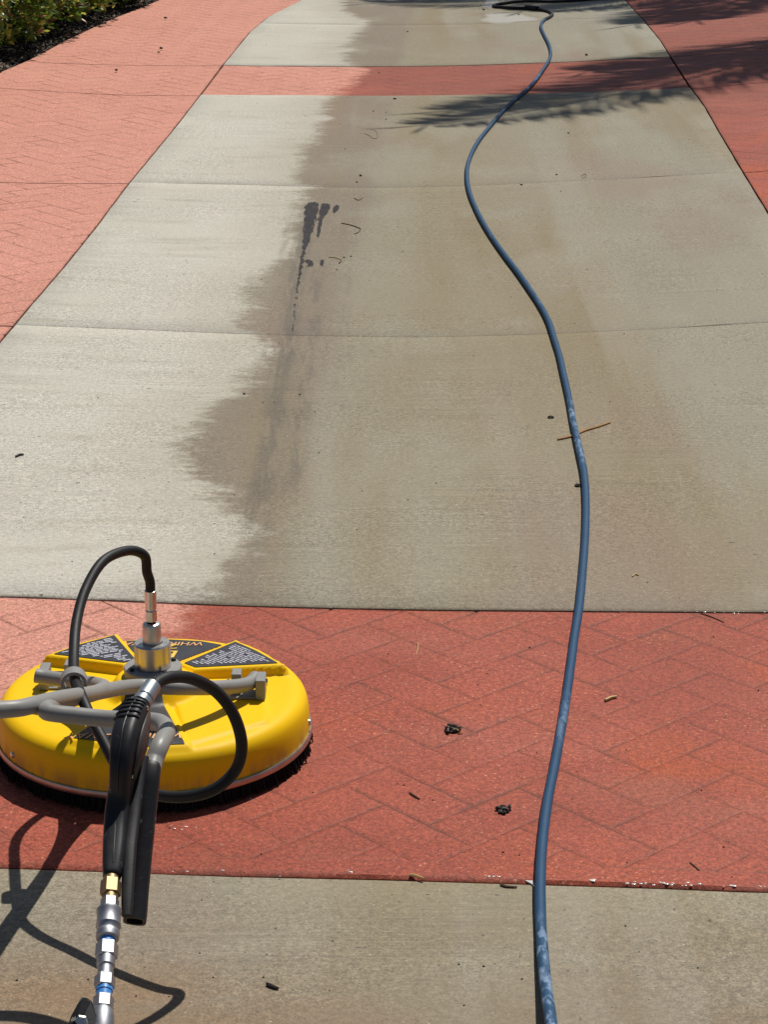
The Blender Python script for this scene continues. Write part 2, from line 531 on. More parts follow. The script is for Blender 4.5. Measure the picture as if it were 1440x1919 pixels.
J_near = joint_fn([(0, 1618), (430, 1634), (700, 1640), (1000, 1649), (1250, 1657), (1440, 1665)])
J1 = joint_fn([(0, 1117), (200, 1124), (430, 1134), (700, 1141), (1000, 1144), (1440, 1147)])
J2 = joint_fn([(40, 610), (240, 618), (520, 629), (800, 633), (1020, 627), (1200, 619), (1440, 605)])
J3 = joint_fn([(0, 341), (240, 342), (450, 347), (720, 353), (880, 349), (1100, 339), (1395, 322)])
J4 = joint_fn([(230, 177), (375, 178), (560, 179), (720, 180), (900, 178), (1100, 173), (1296, 165)])
J5 = joint_fn([(120, 118), (415, 122), (600, 124), (840, 123), (1000, 118), (1256, 106)])
J6 = joint_fn([(480, 44), (640, 47), (800, 48), (930, 45), (1080, 36), (1205, 31)])
def shifted(f, k): return lambda x: f(x) + k
J7 = shifted(J6, 2.35)
J8 = shifted(J6, 4.7)
J_b1 = shifted(J_near, -2.3)
J_b2 = shifted(J_near, -4.6)

GAP = 0.0022
def slab(name, jf0, jf1, lift, parent, xl=XL, xr=XR, mat=M_CONC, nx=22, ny=18, cham=0.005, g0=GAP, g1=GAP, flat_far=False):
    U = [0, 'c'] + [i / nx for i in range(1, nx)] + ['d', 1]
    V_ = [0, 'c'] + [i / ny for i in range(1, ny)] + ['d', 1]
    verts, faces, grv = [], [], []
    rnd = random.Random(hash(name) % 1000 + int(lift * 1e4))
    for v in V_:
        for u in U:
            flat = flat_far and v == 1
            vv = 0 if v in (0, 'c') else 1 if v in ('d', 1) else v
            uu = 0 if u in (0, 'c') else 1 if u in ('d', 1) else u
            x = 0.0
            y = 5.0
            for _ in range(12):
                a, b = jf0(x) + g0, jf1(x) - g1
                y = a + (b - a) * vv
                if v == 'c': y += cham
                if v == 'd': y -= cham
                l, r = xl(y) + GAP, xr(y) - GAP
                x = l + (r - l) * uu
                if u == 'c': x += cham
                if u == 'd': x -= cham
            edge = u in (0, 1) or v in (0, 1)
            wob = 0.0
            if edge:
                x += rnd.uniform(-1, 1) * 0.0012 if u in (0, 1) else 0
                y += rnd.uniform(-1, 1) * 0.0012 if v in (0, 1) else 0
            verts.append((x, y, G(x, y) + lift - (cham * 0.8 if edge and not flat else 0)))
            grv.append(1.0 if edge and not flat else 0.0)
    w = len(U)
    h = len(V_)
    for j in range(h - 1):
        for i in range(w - 1):
            a = j * w + i
            faces.append((a, a + 1, a + w + 1, a + w))
    ring = [i for i in range(w)] + [j * w + w - 1 for j in range(1, h)] + [(h - 1) * w + i for i in range(w - 2, -1, -1)] + [j * w for j in range(h - 2, 0, -1)]
    b0 = len(verts)
    for k in ring:
        x, y, z = verts[k]
        verts.append((x, y, z - 0.09))
        grv.append(1.0)
    for k in range(len(ring)):
        k2 = (k + 1) % len(ring)
        faces.append((ring[k], b0 + k, b0 + k2, ring[k2]))
    o = mk(name, verts, faces, mat, parent, True, auto=40)
    at_ = o.data.attributes.new('groove', 'FLOAT', 'POINT')
    at_.data.foreach_set('value', grv)
    return o

driveway = empty('driveway', kind='structure')
LIFT_N, LIFT_B, LIFT_1 = -0.005, -0.001, 0.003
slabs = []
slabs.append(slab('concrete_slab', J_b2, J_b1, LIFT_N, driveway))
slabs.append(slab('concrete_slab', J_b1, J_near, LIFT_N, driveway))
s2 = slab('concrete_slab', J1, J2, LIFT_1, driveway)
s3 = slab('concrete_slab', J2, J3, LIFT_1, driveway)
s4 = slab('concrete_slab', J3, J4, LIFT_1, driveway)
s5 = slab('concrete_slab', J5, J6, LIFT_1, driveway)
s6 = slab('concrete_slab', J6, J7, LIFT_1, driveway)
s7 = slab('concrete_slab', J7, J8, LIFT_1, driveway)

# soil sheet in the joints and the wide ground
def sheet(name, xs, ys, zf, mat, kind='structure'):
    V, F = [], []
    for y in ys:
        for x in xs: V.append((x, y, zf(x, y)))
    w = len(xs)
    for j in range(len(ys) - 1):
        for i in range(w - 1):
            a = j * w + i
            F.append((a, a + 1, a + w + 1, a + w))
    return mk(name, V, F, mat, None, True, kind=kind)

xs = [-400, -80, -20, -8, -6, -5, -4.2] + [-3.8 + 0.4 * i for i in range(20)] + [4.2, 5, 6, 8, 20, 80, 400]
ys = [-300, -60, -15, -6, -4] + [-3 + 0.5 * i for i in range(56)] + [28, 36, 60, 150, 700]
sheet('ground', xs, ys, lambda x, y: G(x, y) - 0.075, M_LAWN)
sheet('joint_dirt', [-3.6 + 0.3 * i for i in range(26)], [-3.4 + 0.4 * i for i in range(62)], lambda x, y: G(x, y) - 0.022 if XO(y) + 0.1 < x else G(x, y) - 0.11, M_SOIL)

# ------------------------------------------------------------------ stamped brick paving
BW = 0.104
ANG = R(45 - 2.5)
CA, SA = math.cos(ANG), math.sin(ANG)
def herring(region):
    xs_ = [p[0] for p in region]
    ys_ = [p[1] for p in region]
    corners = [(x, y) for x in (min(xs_), max(xs_)) for y in (min(ys_), max(ys_))]
    us = [(x * CA + y * SA) / BW for x, y in corners]
    ws = [(-x * SA + y * CA) / BW for x, y in corners]
    out = []
    j = 0.00025
    for i in range(int(min(us)) - 2, int(max(us)) + 3):
        for k in range(int(min(ws)) - 2, int(max(ws)) + 3):
            q = (i - k) % 4
            if q == 0: rect = (i, k, i + 2, k + 1)
            elif q == 3: rect = (i, k, i + 1, k + 2)
            else: continue
            a, b, c, d = rect[0] * BW + j, rect[1] * BW + j, rect[2] * BW - j, rect[3] * BW - j
            conv = [(u * CA - w * SA, u * SA + w * CA) for u, w in ((a, b), (c, b), (c, d), (a, d))]
            cx, cy = sum(p[0] for p in conv) / 4, sum(p[1] for p in conv) / 4
            if not (min(xs_) - .2 < cx < max(xs_) + .2 and min(ys_) - .2 < cy < max(ys_) + .2): continue
            p = clip(region, conv)
            q2 = []
            for v in p:
                if not q2 or (abs(v[0] - q2[-1][0]) + abs(v[1] - q2[-1][1])) > 0.004: q2.append(v)
            if len(q2) > 2 and (abs(q2[0][0] - q2[-1][0]) + abs(q2[0][1] - q2[-1][1])) < 0.004: q2.pop()
            if len(q2) < 3: continue
            ar = area2(q2)
            if ar < 0.00006: continue
            out.append(q2)
    return out

def brick_geo(p, lift, rnd, start=0):
    ar = area2(p)
    ins = min(0.0085, 0.22 * math.sqrt(ar))
    top = inset(p, ins)
    if area2(top) <= 0 or area2(top) > ar:
        cx, cy = sum(v[0] for v in p) / len(p), sum(v[1] for v in p) / len(p)
        top = [(cx + (v[0] - cx) * 0.8, cy + (v[1] - cy) * 0.8) for v in p]
    dz = rnd.uniform(-0.0001, 0.0001)
    tx, ty = rnd.uniform(-.0006, .0006), rnd.uniform(-.0006, .0006)
    cx, cy = p[0]
    n = len(p)
    V = [(x, y, G(x, y) + lift + dz + tx * (x - cx) + ty * (y - cy)) for x, y in top]
    V += [(x, y, G(x, y) + lift - 0.0009) for x, y in p]
    V += [(x, y, G(x, y) + lift - 0.03) for x, y in p]
    F = [tuple(range(n))]
    for lv in (0, 1):
        for i in range(n):
            k = (i + 1) % n
            F.append((lv * n + i, (lv + 1) * n + i, (lv + 1) * n + k, lv * n + k))
    g = [0.0] * n + [1.0] * (2 * n)
    return V, [tuple(start + i for i in f) for f in F], g, rnd.random()

def add_attr(o, name, vals):
    a = o.data.attributes.new(name, 'FLOAT', 'POINT')
    a.data.foreach_set('value', vals)

def project(x, y, z):
    v = Vector((x, y, z)) - EYE
    d = v.dot(FW)
    if d < 0.1: return None
    return 720 + FPX * v.dot(RT) / d, 959.5 - FPX * v.dot(UP) / d, d

def paving(regions, lift, limit=296):
    root = empty('brick_paving', kind='structure')
    polys = []
    for r in regions: polys += herring(r)
    def score(p):
        cx, cy = sum(v[0] for v in p) / len(p), sum(v[1] for v in p) / len(p)
        q = project(cx, cy, G(cx, cy))
        if q is None: return -9
        inside = -60 < q[0] < 1500 and -30 < q[1] < 1960
        return (area2(p) * 1e4 / q[2] ** 3) + (1000 if inside else 0)
    polys.sort(key=score, reverse=True)
    rnd = random.Random(len(polys))
    for p in polys[:limit]:
        V, F, g, v = brick_geo(p, lift, rnd)
        o = mk('brick', V, F, M_RED, root)
        add_attr(o, 'groove', g)
        add_attr(o, 'var', [v] * len(V))
    rest = polys[limit:]
    if rest:
        V, F, g, vv = [], [], [], []
        for p in rest:
            a, b, c, v = brick_geo(p, lift, rnd, len(V))
            V += a; F += b; g += c; vv += [v] * len(a)
        o = mk('brick', V, F, M_RED, root, kind='stuff')
        add_attr(o, 'groove', g)
        add_attr(o, 'var', vv)
    return root

def frange(a, b, n): return [a + (b - a) * i / n for i in range(n + 1)]

def cross_region(jf0, jf1, a0, a1):
    """band across the drive between two joints"""
    P = []
    for t in frange(0, 1, 12):
        x = 0
        for _ in range(8):
            y = jf0(x) + a0
            x = XL(y) + 0.006 + (XR(y) - XL(y) - 0.012) * t
        P.append((x, jf0(x) + a0))
    for t in frange(1, 0, 12):
        x = 0
        for _ in range(8):
            y = jf1(x) - a1
            x = XL(y) + 0.006 + (XR(y) - XL(y) - 0.012) * t
        P.append((x, jf1(x) - a1))
    return P

STRIP = 0.05
near_band = paving([cross_region(J_near, J1, STRIP - .001, 0.004)], LIFT_B)
es = slab('edge_strip', J_near, shifted(J_near, STRIP), LIFT_B, near_band, mat=M_RED, nx=24, ny=3, cham=0.006, g0=-0.002, g1=0.0, flat_far=True)
far_band = paving([cross_region(J4, J5, 0.006, 0.006)], LIFT_B)

def lane_region(xa, xb, ya, yb, jf0, jf1, n=14):
    """piece of a side lane between two long edges and two cross joints"""
    def row(jf, s, t):
        x = 0.5 * (xa(8) + xb(8))
        y = 8
        for _ in range(12):
            y = jf(x) + s
            l, r = xa(y) + 0.006, xb(y) - 0.006
            x = l + (r - l) * t
        return (x, y)
    P = [row(jf0, 0.005, t) for t in frange(0, 1, 6)]
    y0, y1 = P[-1][1], row(jf1, -0.005, 1)[1]
    P += [(xb(y) - 0.006, y) for y in frange(y0, y1, n)[1:-1]]
    P += [row(jf1, -0.005, t) for t in frange(1, 0, 6)]
    y0, y1 = P[-1][1], P[0][1]
    P += [(xa(y) + 0.006, y) for y in frange(y0, y1, n)[1:-1]]
    return P

XOut = lambda y: max(-3.3, XO(y))
lane_joints = [J_b2, J_b1, J_near, J1, J2, J3, J4, J5, J6, J7, J8]
left_joints = [J_b2, J_b1, J_near, J1, J2, J3, J4, J5, J7, J8]
left_regions = [lane_region(XOut, XL, 0, 0, a, b) for a, b in zip(left_joints, left_joints[1:])]
left_lane = paving(left_regions, -0.003)
XRout = lambda y: 3.5
right_regions = [lane_region(XR, XRout, 0, 0, a, b) for a, b in zip(lane_joints, lane_joints[1:])]
right_lane = paving(right_regions, -0.003)

# ------------------------------------------------------------------ planting bed with mulch and hedge
ysb = frange(-3, 24, 54)
V, F = [], []
for y in ysb:
    xo = XOut(y) - 0.004
    for k, dx in enumerate((0.0, -0.04, -0.15, -0.3, -0.5, -0.8, -1.2, -2.0)):
        x = xo + dx
        V.append((x, y, G(x, y) + (-0.035, -0.03, -0.012, 0.0, 0.0, 0.005, 0.0, -0.09)[k] + random.uniform(-.006, .006)))
for j in range(len(ysb) - 1):
    for i in range(7):
        a = j * 8 + i
        F.append((a + 1, a, a + 8, a + 9))
mk('planting_bed', V, F, M_MULCH, None, True, kind='structure')

M_CHIP = [simple('mulch_chip_dark', (0.018, 0.012, 0.009), 0.9, 0, 0.4, 30), simple('mulch_chip_grey', (0.16, 0.115, 0.085), 0.9, 0, 0.4, 30),
          simple('mulch_chip_brown', (0.045, 0.026, 0.017), 0.9, 0, 0.4, 30)]
V, F, MI = [], [], []
rnd = random.Random(3)
for _ in range(5200):
    y = rnd.uniform(11.2, 17.5)
    x = XOut(y) - 0.012 - abs(rnd.gauss(0, 0.16))
    a = rnd.uniform(0, 6.3)
    ln, wd, th = rnd.uniform(.008, .03), rnd.uniform(.003, .008), rnd.uniform(.002, .004)
    tl = rnd.uniform(-.5, .5)
    ax = Vector((math.cos(a), math.sin(a), tl)).normalized()
    ay = Vector((-math.sin(a), math.cos(a), 0))
    az = ax.cross(ay)
    zb = -0.032 + min(0.03, max(0, (XOut(y) - x)) * 0.15)
    v, f = box_geo((x, y, G(x, y) + zb + rnd.uniform(0.002, .02)), ax * ln, ay * wd, az * th, len(V))
    V += v; F += f
    MI += [rnd.choice((0, 1, 1, 2)) if XOut(y) - x < .09 else rnd.choice((0, 0, 0, 0, 2, 2, 1))] * 6  # mostly dark chips under the hedge, its shade carried by their colour
mk('mulch_chips', V, F, mats=M_CHIP, midx=MI, kind='stuff')

def leaf_mat(name, col, tr=0.4):
    t = NT(name)
    n = t.noise(30.0, 3.0)
    c = t.mix(n, tuple(v * .75 for v in col), tuple(v * 1.25 for v in col))
    t.put(t.b.inputs['Transmission Weight'], 0.0)
    t.out(c, 0.38, 0, 0.5)
    tl = t.t.nodes.new('ShaderNodeBsdfTranslucent')
    t.put(tl.inputs['Color'], t.mix(1.0, c, (1.5, 1.5, 0.8), 'MULTIPLY'))
    mx = t.t.nodes.new('ShaderNodeMixShader')
    mx.inputs[0].default_value = tr
    t.t.links.new(t.b.outputs[0], mx.inputs[1])
    t.t.links.new(tl.outputs[0], mx.inputs[2])
    t.t.links.new(mx.outputs[0], t.t.nodes['Material Output'].inputs[0])
    return t.mat
M_LEAF = [leaf_mat('leaf_dark', (0.060, 0.110, 0.018)), leaf_mat('leaf_mid', (0.12, 0.19, 0.030)),
          leaf_mat('leaf_yellow', (0.42, 0.44, 0.12)), leaf_mat('leaf_bronze', (0.16, 0.085, 0.035)), leaf_mat('leaf_pink', (0.36, 0.17, 0.13))]
M_STEM = simple('shrub_stem', (0.09, 0.065, 0.04), 0.9, 0, 0.3, 40, 0.2)

def leaf_geo(c, d, nrm, ln, wd, start):
    d = d.normalized()
    s = d.cross(nrm).normalized()
    up = s.cross(d)
    mid = c + d * ln * 0.5 - up * wd * 0.12
    V = [c, c + d * ln * .35 + s * wd * .5 + up * wd * .12, c + d * ln * .75 + s * wd * .38 + up * wd * .08, c + d * ln - up * wd * .15,
         c + d * ln * .75 - s * wd * .38 + up * wd * .08, c + d * ln * .35 - s * wd * .5 + up * wd * .12, mid]
    F = [(0, 1, 6), (1, 2, 6), (2, 3, 6), (3, 4, 6), (4, 5, 6), (5, 0, 6)]
    return V, [tuple(start + i for i in f) for f in F]

def shrub(x, y, rx, ry, h, seed, nleaf, label):
    rnd = random.Random(seed)
    zg = G(x, y) - 0.01
    root = empty('hedge_shrub', (x, y, zg), label=label, cat='shrub', group='clipped hedge shrubs along the paving')
    sticks = []
    SV, SF = [], []
    for k in range(9):
        a = rnd.uniform(0, 6.28)
        r0, r1 = rnd.uniform(0, .1), rnd.uniform(.4, .85)
        p = [Vector((x + math.cos(a) * r0 * rx, y + math.sin(a) * r0 * ry, zg - .02)),
             Vector((x + math.cos(a) * r1 * rx * .5, y + math.sin(a) * r1 * ry * .5, zg + h * .4)),
             Vector((x + math.cos(a) * r1 * rx, y + math.sin(a) * r1 * ry, zg + h * .85))]
        pth = spline(p, 5)
        v, f = tube_geo(pth, [.010 - .0007 * i for i in range(len(pth))], 6, True)
        mk('stem', v, f, M_STEM, root, True)
    V, F, MI = [], [], []
    for _ in range(nleaf):
        # shell of a rounded box, fuller towards the outside
        a = rnd.uniform(0, 2 * math.pi)
        zz = rnd.random() ** 0.9
        prof = 0.74 + 0.30 * math.sin(min(1, zz * 1.05 + .08) * math.pi) ** 0.6
        rr = (1 - abs(rnd.gauss(0, .16))) * prof * (1 + .12 * math.sin(a * 3 + seed + zz * 5) + .07 * math.sin(a * 7 + zz * 11))
        if zz > .9: rr *= rnd.random() ** .5
        c = Vector((x + math.cos(a) * rr * rx, y + math.sin(a) * rr * ry, zg + 0.03 + zz * h * (1 + .06 * math.sin(a * 4 + seed))))
        outw = Vector((math.cos(a), math.sin(a), rnd.uniform(-.1, .9) + (1.2 if zz > .85 else 0)))
        d = (outw + Vector((rnd.gauss(0, .6), rnd.gauss(0, .6), rnd.gauss(-.15, .5)))).normalized()
        nr = (Vector((0, 0, 1)) + Vector((rnd.gauss(0, .7), rnd.gauss(0, .7), 0)) + outw * .4).normalized()
        if abs(d.dot(nr)) > .95: continue
        ln = rnd.uniform(.035, .062)
        v, f = leaf_geo(c, d, nr, ln, ln * rnd.uniform(.48, .62), len(V))
        V += v; F += f
        q = rnd.random()
        MI += [0 if q < .38 else 1 if q < .76 else 2 if q < .95 else 3 if q < .975 else 4] * 6
    mk('foliage', V, F, mats=M_LEAF, midx=MI, parent=root)
    return root

hl = ['nearest hedge shrub, mostly cut off by the left picture edge', 'full hedge shrub in the top corner of the picture, over dark mulch',
      'hedge shrub with pinkish new leaves low on its side', 'farther hedge shrub whose base almost touches the paving edge', 'small far hedge shrub at the top edge of the picture', 'last hedge shrub of the row beyond the picture edge',
      'hedge shrub just outside the left edge, beside the nearest one in view', 'first hedge shrub of the row, well outside the left edge']
for i, yy in enumerate((11.9, 12.75, 13.6, 14.5, 15.4, 16.3, 11.0, 10.1)):
    off = (0.50, 0.50, 0.52, 0.50, 0.48, 0.48, 0.5, 0.5)[i]
    shrub(XO(yy) - off + .045, yy, 0.46, 0.56, 0.80, 11 + i, 4600, hl[i])

# ------------------------------------------------------------------ palm trees that throw the frond shadows
M_FROND = leaf_mat('palm_leaflet', (0.06, 0.09, 0.025), 0.2)
M_RACHIS = simple('palm_rachis', (0.17, 0.19, 0.06), 0.6)
M_TRUNK = simple('palm_trunk', (0.21, 0.185, 0.15), 0.95, 0, 0.35, 18, 0.2, 0.8)
def palm(x, y, h, fronds, label, seed):
    rnd = random.Random(seed)
    z0 = G(x, y) - .08
    root = empty('palm_tree', (x, y, z0), label=label, cat='palm tree', group='palm trees beside the drive')
    prof = []
    for i in range(60):
        t = i / 59
        r = 0.17 - 0.06 * t + (0.05 * (1 - t / .06) if t < .06 else 0) + (.008 if i % 3 == 0 else 0)
        prof.append((t * (h + .08), r))
    lathe('trunk', prof, (x, y, z0), (0, 0, 1), M_TRUNK, root, 16)
    C = Vector((x, y, h))
    for (az, ln, rise, drop) in fronds:
        d = Vector((math.cos(az), math.sin(az), 0))
        pts = []
        for k in range(13):
            t = k / 12
            pts.append(C + d * (ln * (t - .10 * t * t) / .9) + Vector((0, 0, rise * t - (rise + drop) * t * t)))
        path = spline(pts, 4)
        v, f = tube_geo(path, [.026 * (1 - i / len(path)) + .004 for i in range(len(path))], 6)
        fr = mk('frond', v, f, M_RACHIS, root, True)
        V, F = [], []
        side = d.cross(Vector((0, 0, 1))).normalized()
        n = 140
        for k in range(n):
            t = .16 + .84 * k / (n - 1)
            p = path[min(len(path) - 1, int(t * (len(path) - 1)))]
            p2 = path[min(len(path) - 1, int(t * (len(path) - 1)) + 1)]
            tg = (p2 - p).normalized() if (p2 - p).length > 1e-6 else d
            for sgn in (-1, 1):
                L = (0.95 * math.sin(math.pi * min(1, .22 + .70 * t)) ** .8 + .08) * rnd.uniform(.85, 1.1)
                w = 0.0125
                fw = 1.0 + 1.1 * t
                dd = (side * sgn + tg * fw + Vector((0, 0, rnd.uniform(-.25, .35)))).normalized()
                e1 = p + dd * L * .5
                e2 = e1 + (dd + Vector((0, 0, -.45))).normalized() * L * .5
                wv = dd.cross(Vector((0, 0, 1))).normalized() * w
                b = len(V)
                V += [p - wv * .5, p + wv * .5, e1 + wv, e1 - wv, e2]
                F += [(b, b + 1, b + 2, b + 3), (b + 3, b + 2, b + 4)]
        mk('leaflet', V, F, M_FROND, fr, kind='stuff')
    return root

def aim(cx, cy, h, tx, ty, drop):
    """frond from crown (cx,cy,h) whose tip's shadow lands on (tx,ty)"""
    zt = h - drop
    px_, py_ = tx + zt * SUNV.x / SUNV.z, ty + zt * SUNV.y / SUNV.z
    return (math.atan2(py_ - cy, px_ - cx), math.hypot(px_ - cx, py_ - cy), 0.5, drop)
def gxy(px, py):
    p = gnd(px, py)
    return p.x, p.y
S1 = (4.58, 16.1, 6.0)
fr1 = [aim(*S1, *gxy(800, 236), 1.9), aim(*S1, *gxy(850, 208), 1.6), aim(*S1, *gxy(1100, 134), 1.7)]
fr1 += [(R(a), 3.3, 1.0, 1.6) for a in (20, 52, 85, 300, 335)]
palm(*S1, fr1, 'queen palm whose long frond throws its shadow across the blue hose', 5)
S2 = (4.8, 19.55, 6.6)
fr2 = [aim(*S2, *gxy(700, 6), 1.5), aim(*S2, *gxy(980, 22), 1.9), aim(*S2, *gxy(1190, 48), 2.3), aim(*S2, *gxy(760, -16), 1.0), aim(*S2, *gxy(1300, 40), 2.6)]
fr2 += [(R(a), 3.3, 1.0, 1.6) for a in (10, 45, 80, 115, 330)]
palm(*S2, fr2, 'farther palm whose crown shades the paving at the top corner of the picture', 6)

# ------------------------------------------------------------------ surface cleaner
M_YEL = None
def make_yellow():
    t = NT('yellow_plastic')
    n = t.noise(14.0, 5.0, 0.6)
    c = t.mix(n, (0.86, 0.505, 0.002), (0.89, 0.552, 0.003))
    sp = t.m('MULTIPLY', t.step(0.30, 0.22, t.noise(90.0, 2.0, 0.5)), t.step(0.5, 0.7, t.noise(9.0, 3.0)))
    c = t.mix(t.m('MULTIPLY', sp, 0.7), c, (0.25, 0.15, 0.02))
    dirt = t.m('MULTIPLY', t.step(0.55, 0.75, t.noise(5.0, 5.0, 0.65, (1, 1, 1), (3, 2, 0))), 0.18)
    c = t.mix(dirt, c, (0.55, 0.33, 0.05))
    low = t.m('MULTIPLY', t.step(0.075, 0.038, t.z), t.step(0.40, 0.62, t.noise(14.0, 5.0, 0.7, (1, 1, .35), (3, 6, 0)), 0.1, 0.7))
    c = t.mix(low, c, (0.36, 0.21, 0.075))
    spl = t.m('MULTIPLY', t.step(0.69, 0.76, t.noise(75.0, 2.0, 0.5, (1, 1, 1), (7, 7, 1))), t.step(0.42, 0.60, t.noise(6.0, 3.0, 0.5, (1, 1, 1), (4, 4, 0))))
    c = t.mix(t.m('MULTIPLY', spl, 0.5), c, (0.50, 0.36, 0.18))
    scr = t.m('MULTIPLY', t.step(0.66, 0.72, t.noise(1.0, 4.0, 0.7, (130, 9, 40), (2, 2, 0))), t.step(0.52, 0.66, t.noise(7.0, 2.0, 0.5, (1, 1, 1), (9, 1, 0))))
    c = t.mix(t.m('MULTIPLY', scr, 0.55), c, (0.95, 0.75, 0.30))
    t.bump(t.noise(160.0, 3.0), 0.08, 0.001)
    return t.out(c, t.m('ADD', 0.42, t.m('MULTIPLY', n, 0.14)), 0, 0.14)
M_YEL = make_yellow()
M_GREY = simple('grey_powder_coat', (0.25, 0.245, 0.232), 0.45, 0, 0.10, 120, 0.5, 0.05)
M_ALU = simple('brushed_steel', (0.62, 0.58, 0.53), 0.34, 1.0, 0.10, 90, 0.5, 0.05)
M_ZINC = simple('zinc_plated', (0.66, 0.63, 0.55), 0.26, 1.0, 0.12, 120)
M_CHROME = simple('nickel_plated', (0.36, 0.37, 0.39), 0.5, 1.0, 0.08, 150)
M_BRASS = simple('dull_brass', (0.33, 0.23, 0.125), 0.5, 1.0, 0.18, 120)
M_RUB = simple('black_rubber', (0.011, 0.011, 0.012), 0.55, 0, 0.35, 80, 0.3, 0.1)
M_BRIS = simple('black_bristle', (0.010, 0.009, 0.008), 0.8, 0, 0.3, 80, 0.2)
M_STK = simple('black_sticker', (0.030, 0.030, 0.034), 0.42, 0, 0.25, 70, 0.5)
M_PRW = simple('print_white', (0.42, 0.42, 0.48), 0.55, 0, 0.12, 90)
M_PRY = simple('print_yellow', (0.80, 0.50, 0.06), 0.5, 0, 0.1, 60)
M_PRO = simple('print_orange', (0.80, 0.42, 0.16), 0.5, 0, 0.1, 60)
M_EDGE = simple('trim_strip_metal', (0.46, 0.40, 0.37), 0.42, 1.0, 0.3, 40)
M_BLUEP = simple('blue_thread_tape', (0.05, 0.24, 0.62), 0.4, 0, 0.1, 60)

def make_gun_plastic():
    t = NT('black_gun_plastic')
    n = t.noise(55.0, 5.0, 0.65)
    c = t.mix(n, (0.007, 0.007, 0.008), (0.016, 0.016, 0.019))
    sc_ = t.m('MULTIPLY', t.step(0.60, 0.70, t.noise(46.0, 5.0, 0.75, (1, .6, 1), (4, 8, 0))), t.step(0.46, 0.60, t.noise(14.0, 2.0, 0.5, (1, 1, 1), (1, 3, 6))))
    c = t.mix(t.m('MULTIPLY', sc_, 0.75), c, (0.28, 0.28, 0.29))
    t.bump(t.noise(300.0, 2.0), 0.12, 0.0006)
    return t.out(c, t.m('ADD', 0.34, t.m('MULTIPLY', n, 0.25)), 0, 0.32)
M_GUN = make_gun_plastic()

ctr = on_z(287, 1266, 0.130)
CX, CY = ctr.x, ctr.y
cleaner = empty('surface_cleaner', (CX, CY, LIFT_B), label='round yellow pressure washer surface cleaner with grey tube handles on the wet red paving', cat='surface cleaner')

def D(px, py, z=0.119):
    p = on_z(px, py, z)
    return (p.x - CX, p.y - CY)

def ccw(p): return p if area2(p) > 0 else p[::-1]
ST_L = ccw([D(100, 1226), D(150, 1208), D(214, 1191), D(255, 1238), D(231, 1242)])
ST_R = ccw([D(345, 1243), D(441, 1203), D(480, 1220), D(521, 1243), D(366, 1251)])
ST_B = ccw([D(250, 1230, .109), D(336, 1240, .109), D(416, 1210, .109), D(376, 1203, .109), D(300, 1199, .109), D(236, 1203, .109)])
ST_F = ccw([D(137, 1384, .106), D(262, 1400, .106), D(346, 1394, .106), D(294, 1300, .106), D(256, 1300, .106)])

def sdist(p, poly):
    """>0 inside a convex ccw polygon: distance to the nearest side"""
    m = 9
    for i in range(len(poly)):
        a, b = Vector(poly[i]), Vector(poly[(i + 1) % len(poly)])
        e = (b - a).normalized()
        m = min(m, -e.y * (p[0] - a.x) + e.x * (p[1] - a.y))
    return m
PADS = [(inset(ST_L, -0.011), 0.018), (inset(ST_R, -0.011), 0.018), (inset(ST_F, -0.010), 0.006), (inset(ST_B, -0.004), 0.009),
        (ccw([D(325, 1305, .104), D(350, 1394, .104), D(500, 1352, .104), D(506, 1338, .104), D(480, 1270, .104), D(390, 1272, .104)]), 0.004)]
PROF = [(0, .101), (.235, .1008), (.246, .0995), (.253, .0972), (.259, .0930), (.2635, .0870), (.2665, .0790), (.2682, .069), (.2692, .056), (.2700, .040), (.2700, .024)]
def prof(r):
    for (a, b), (c, d) in zip(PROF, PROF[1:]):
        if r <= c: return b + (d - b) * (r - a) / (c - a)
    return PROF[-1][1]
def deck(x, y):
    r = math.hypot(x, y)
    z = prof(r)
    k = 1 - sm(.238, .258, r) if r > .238 else 1.0
    add = 0.0
    for poly, h in PADS:
        add = max(add, h * sm(-.0045, .0045, sdist((x, y), poly)))
    add = max(add, .030 * (1 - sm(.056, .088, r)))
    return z + add * k

NA = 400
rs = [0.001, .02] + [0.03 + 0.0042 * i for i in range(0, 43)] + [.210, .216, .222, .227, .232, .236, .240, .244, .248, .252, .2555, .2585, .261, .2635, .2655, .2672, .2685, .2695, .2700]
V, F = [], []
for r in rs:
    for k in range(NA):
        a = 2 * math.pi * k / NA
        x, y = r * math.cos(a), r * math.sin(a)
        z = deck(x, y)
        V.append((CX + x, CY + y, z))
for k in range(NA):
    a = 2 * math.pi * k / NA
    V.append((CX + .270 * math.cos(a), CY + .270 * math.sin(a), .024))
for i in range(len(rs)):
    for k in range(NA):
        a, b = i * NA + k, i * NA + (k + 1) % NA
        F.append((a, b, b + NA, a + NA))
F.append(tuple(range(NA))[::-1])
hs = mk('housing', V, F, M_YEL, cleaner, True)
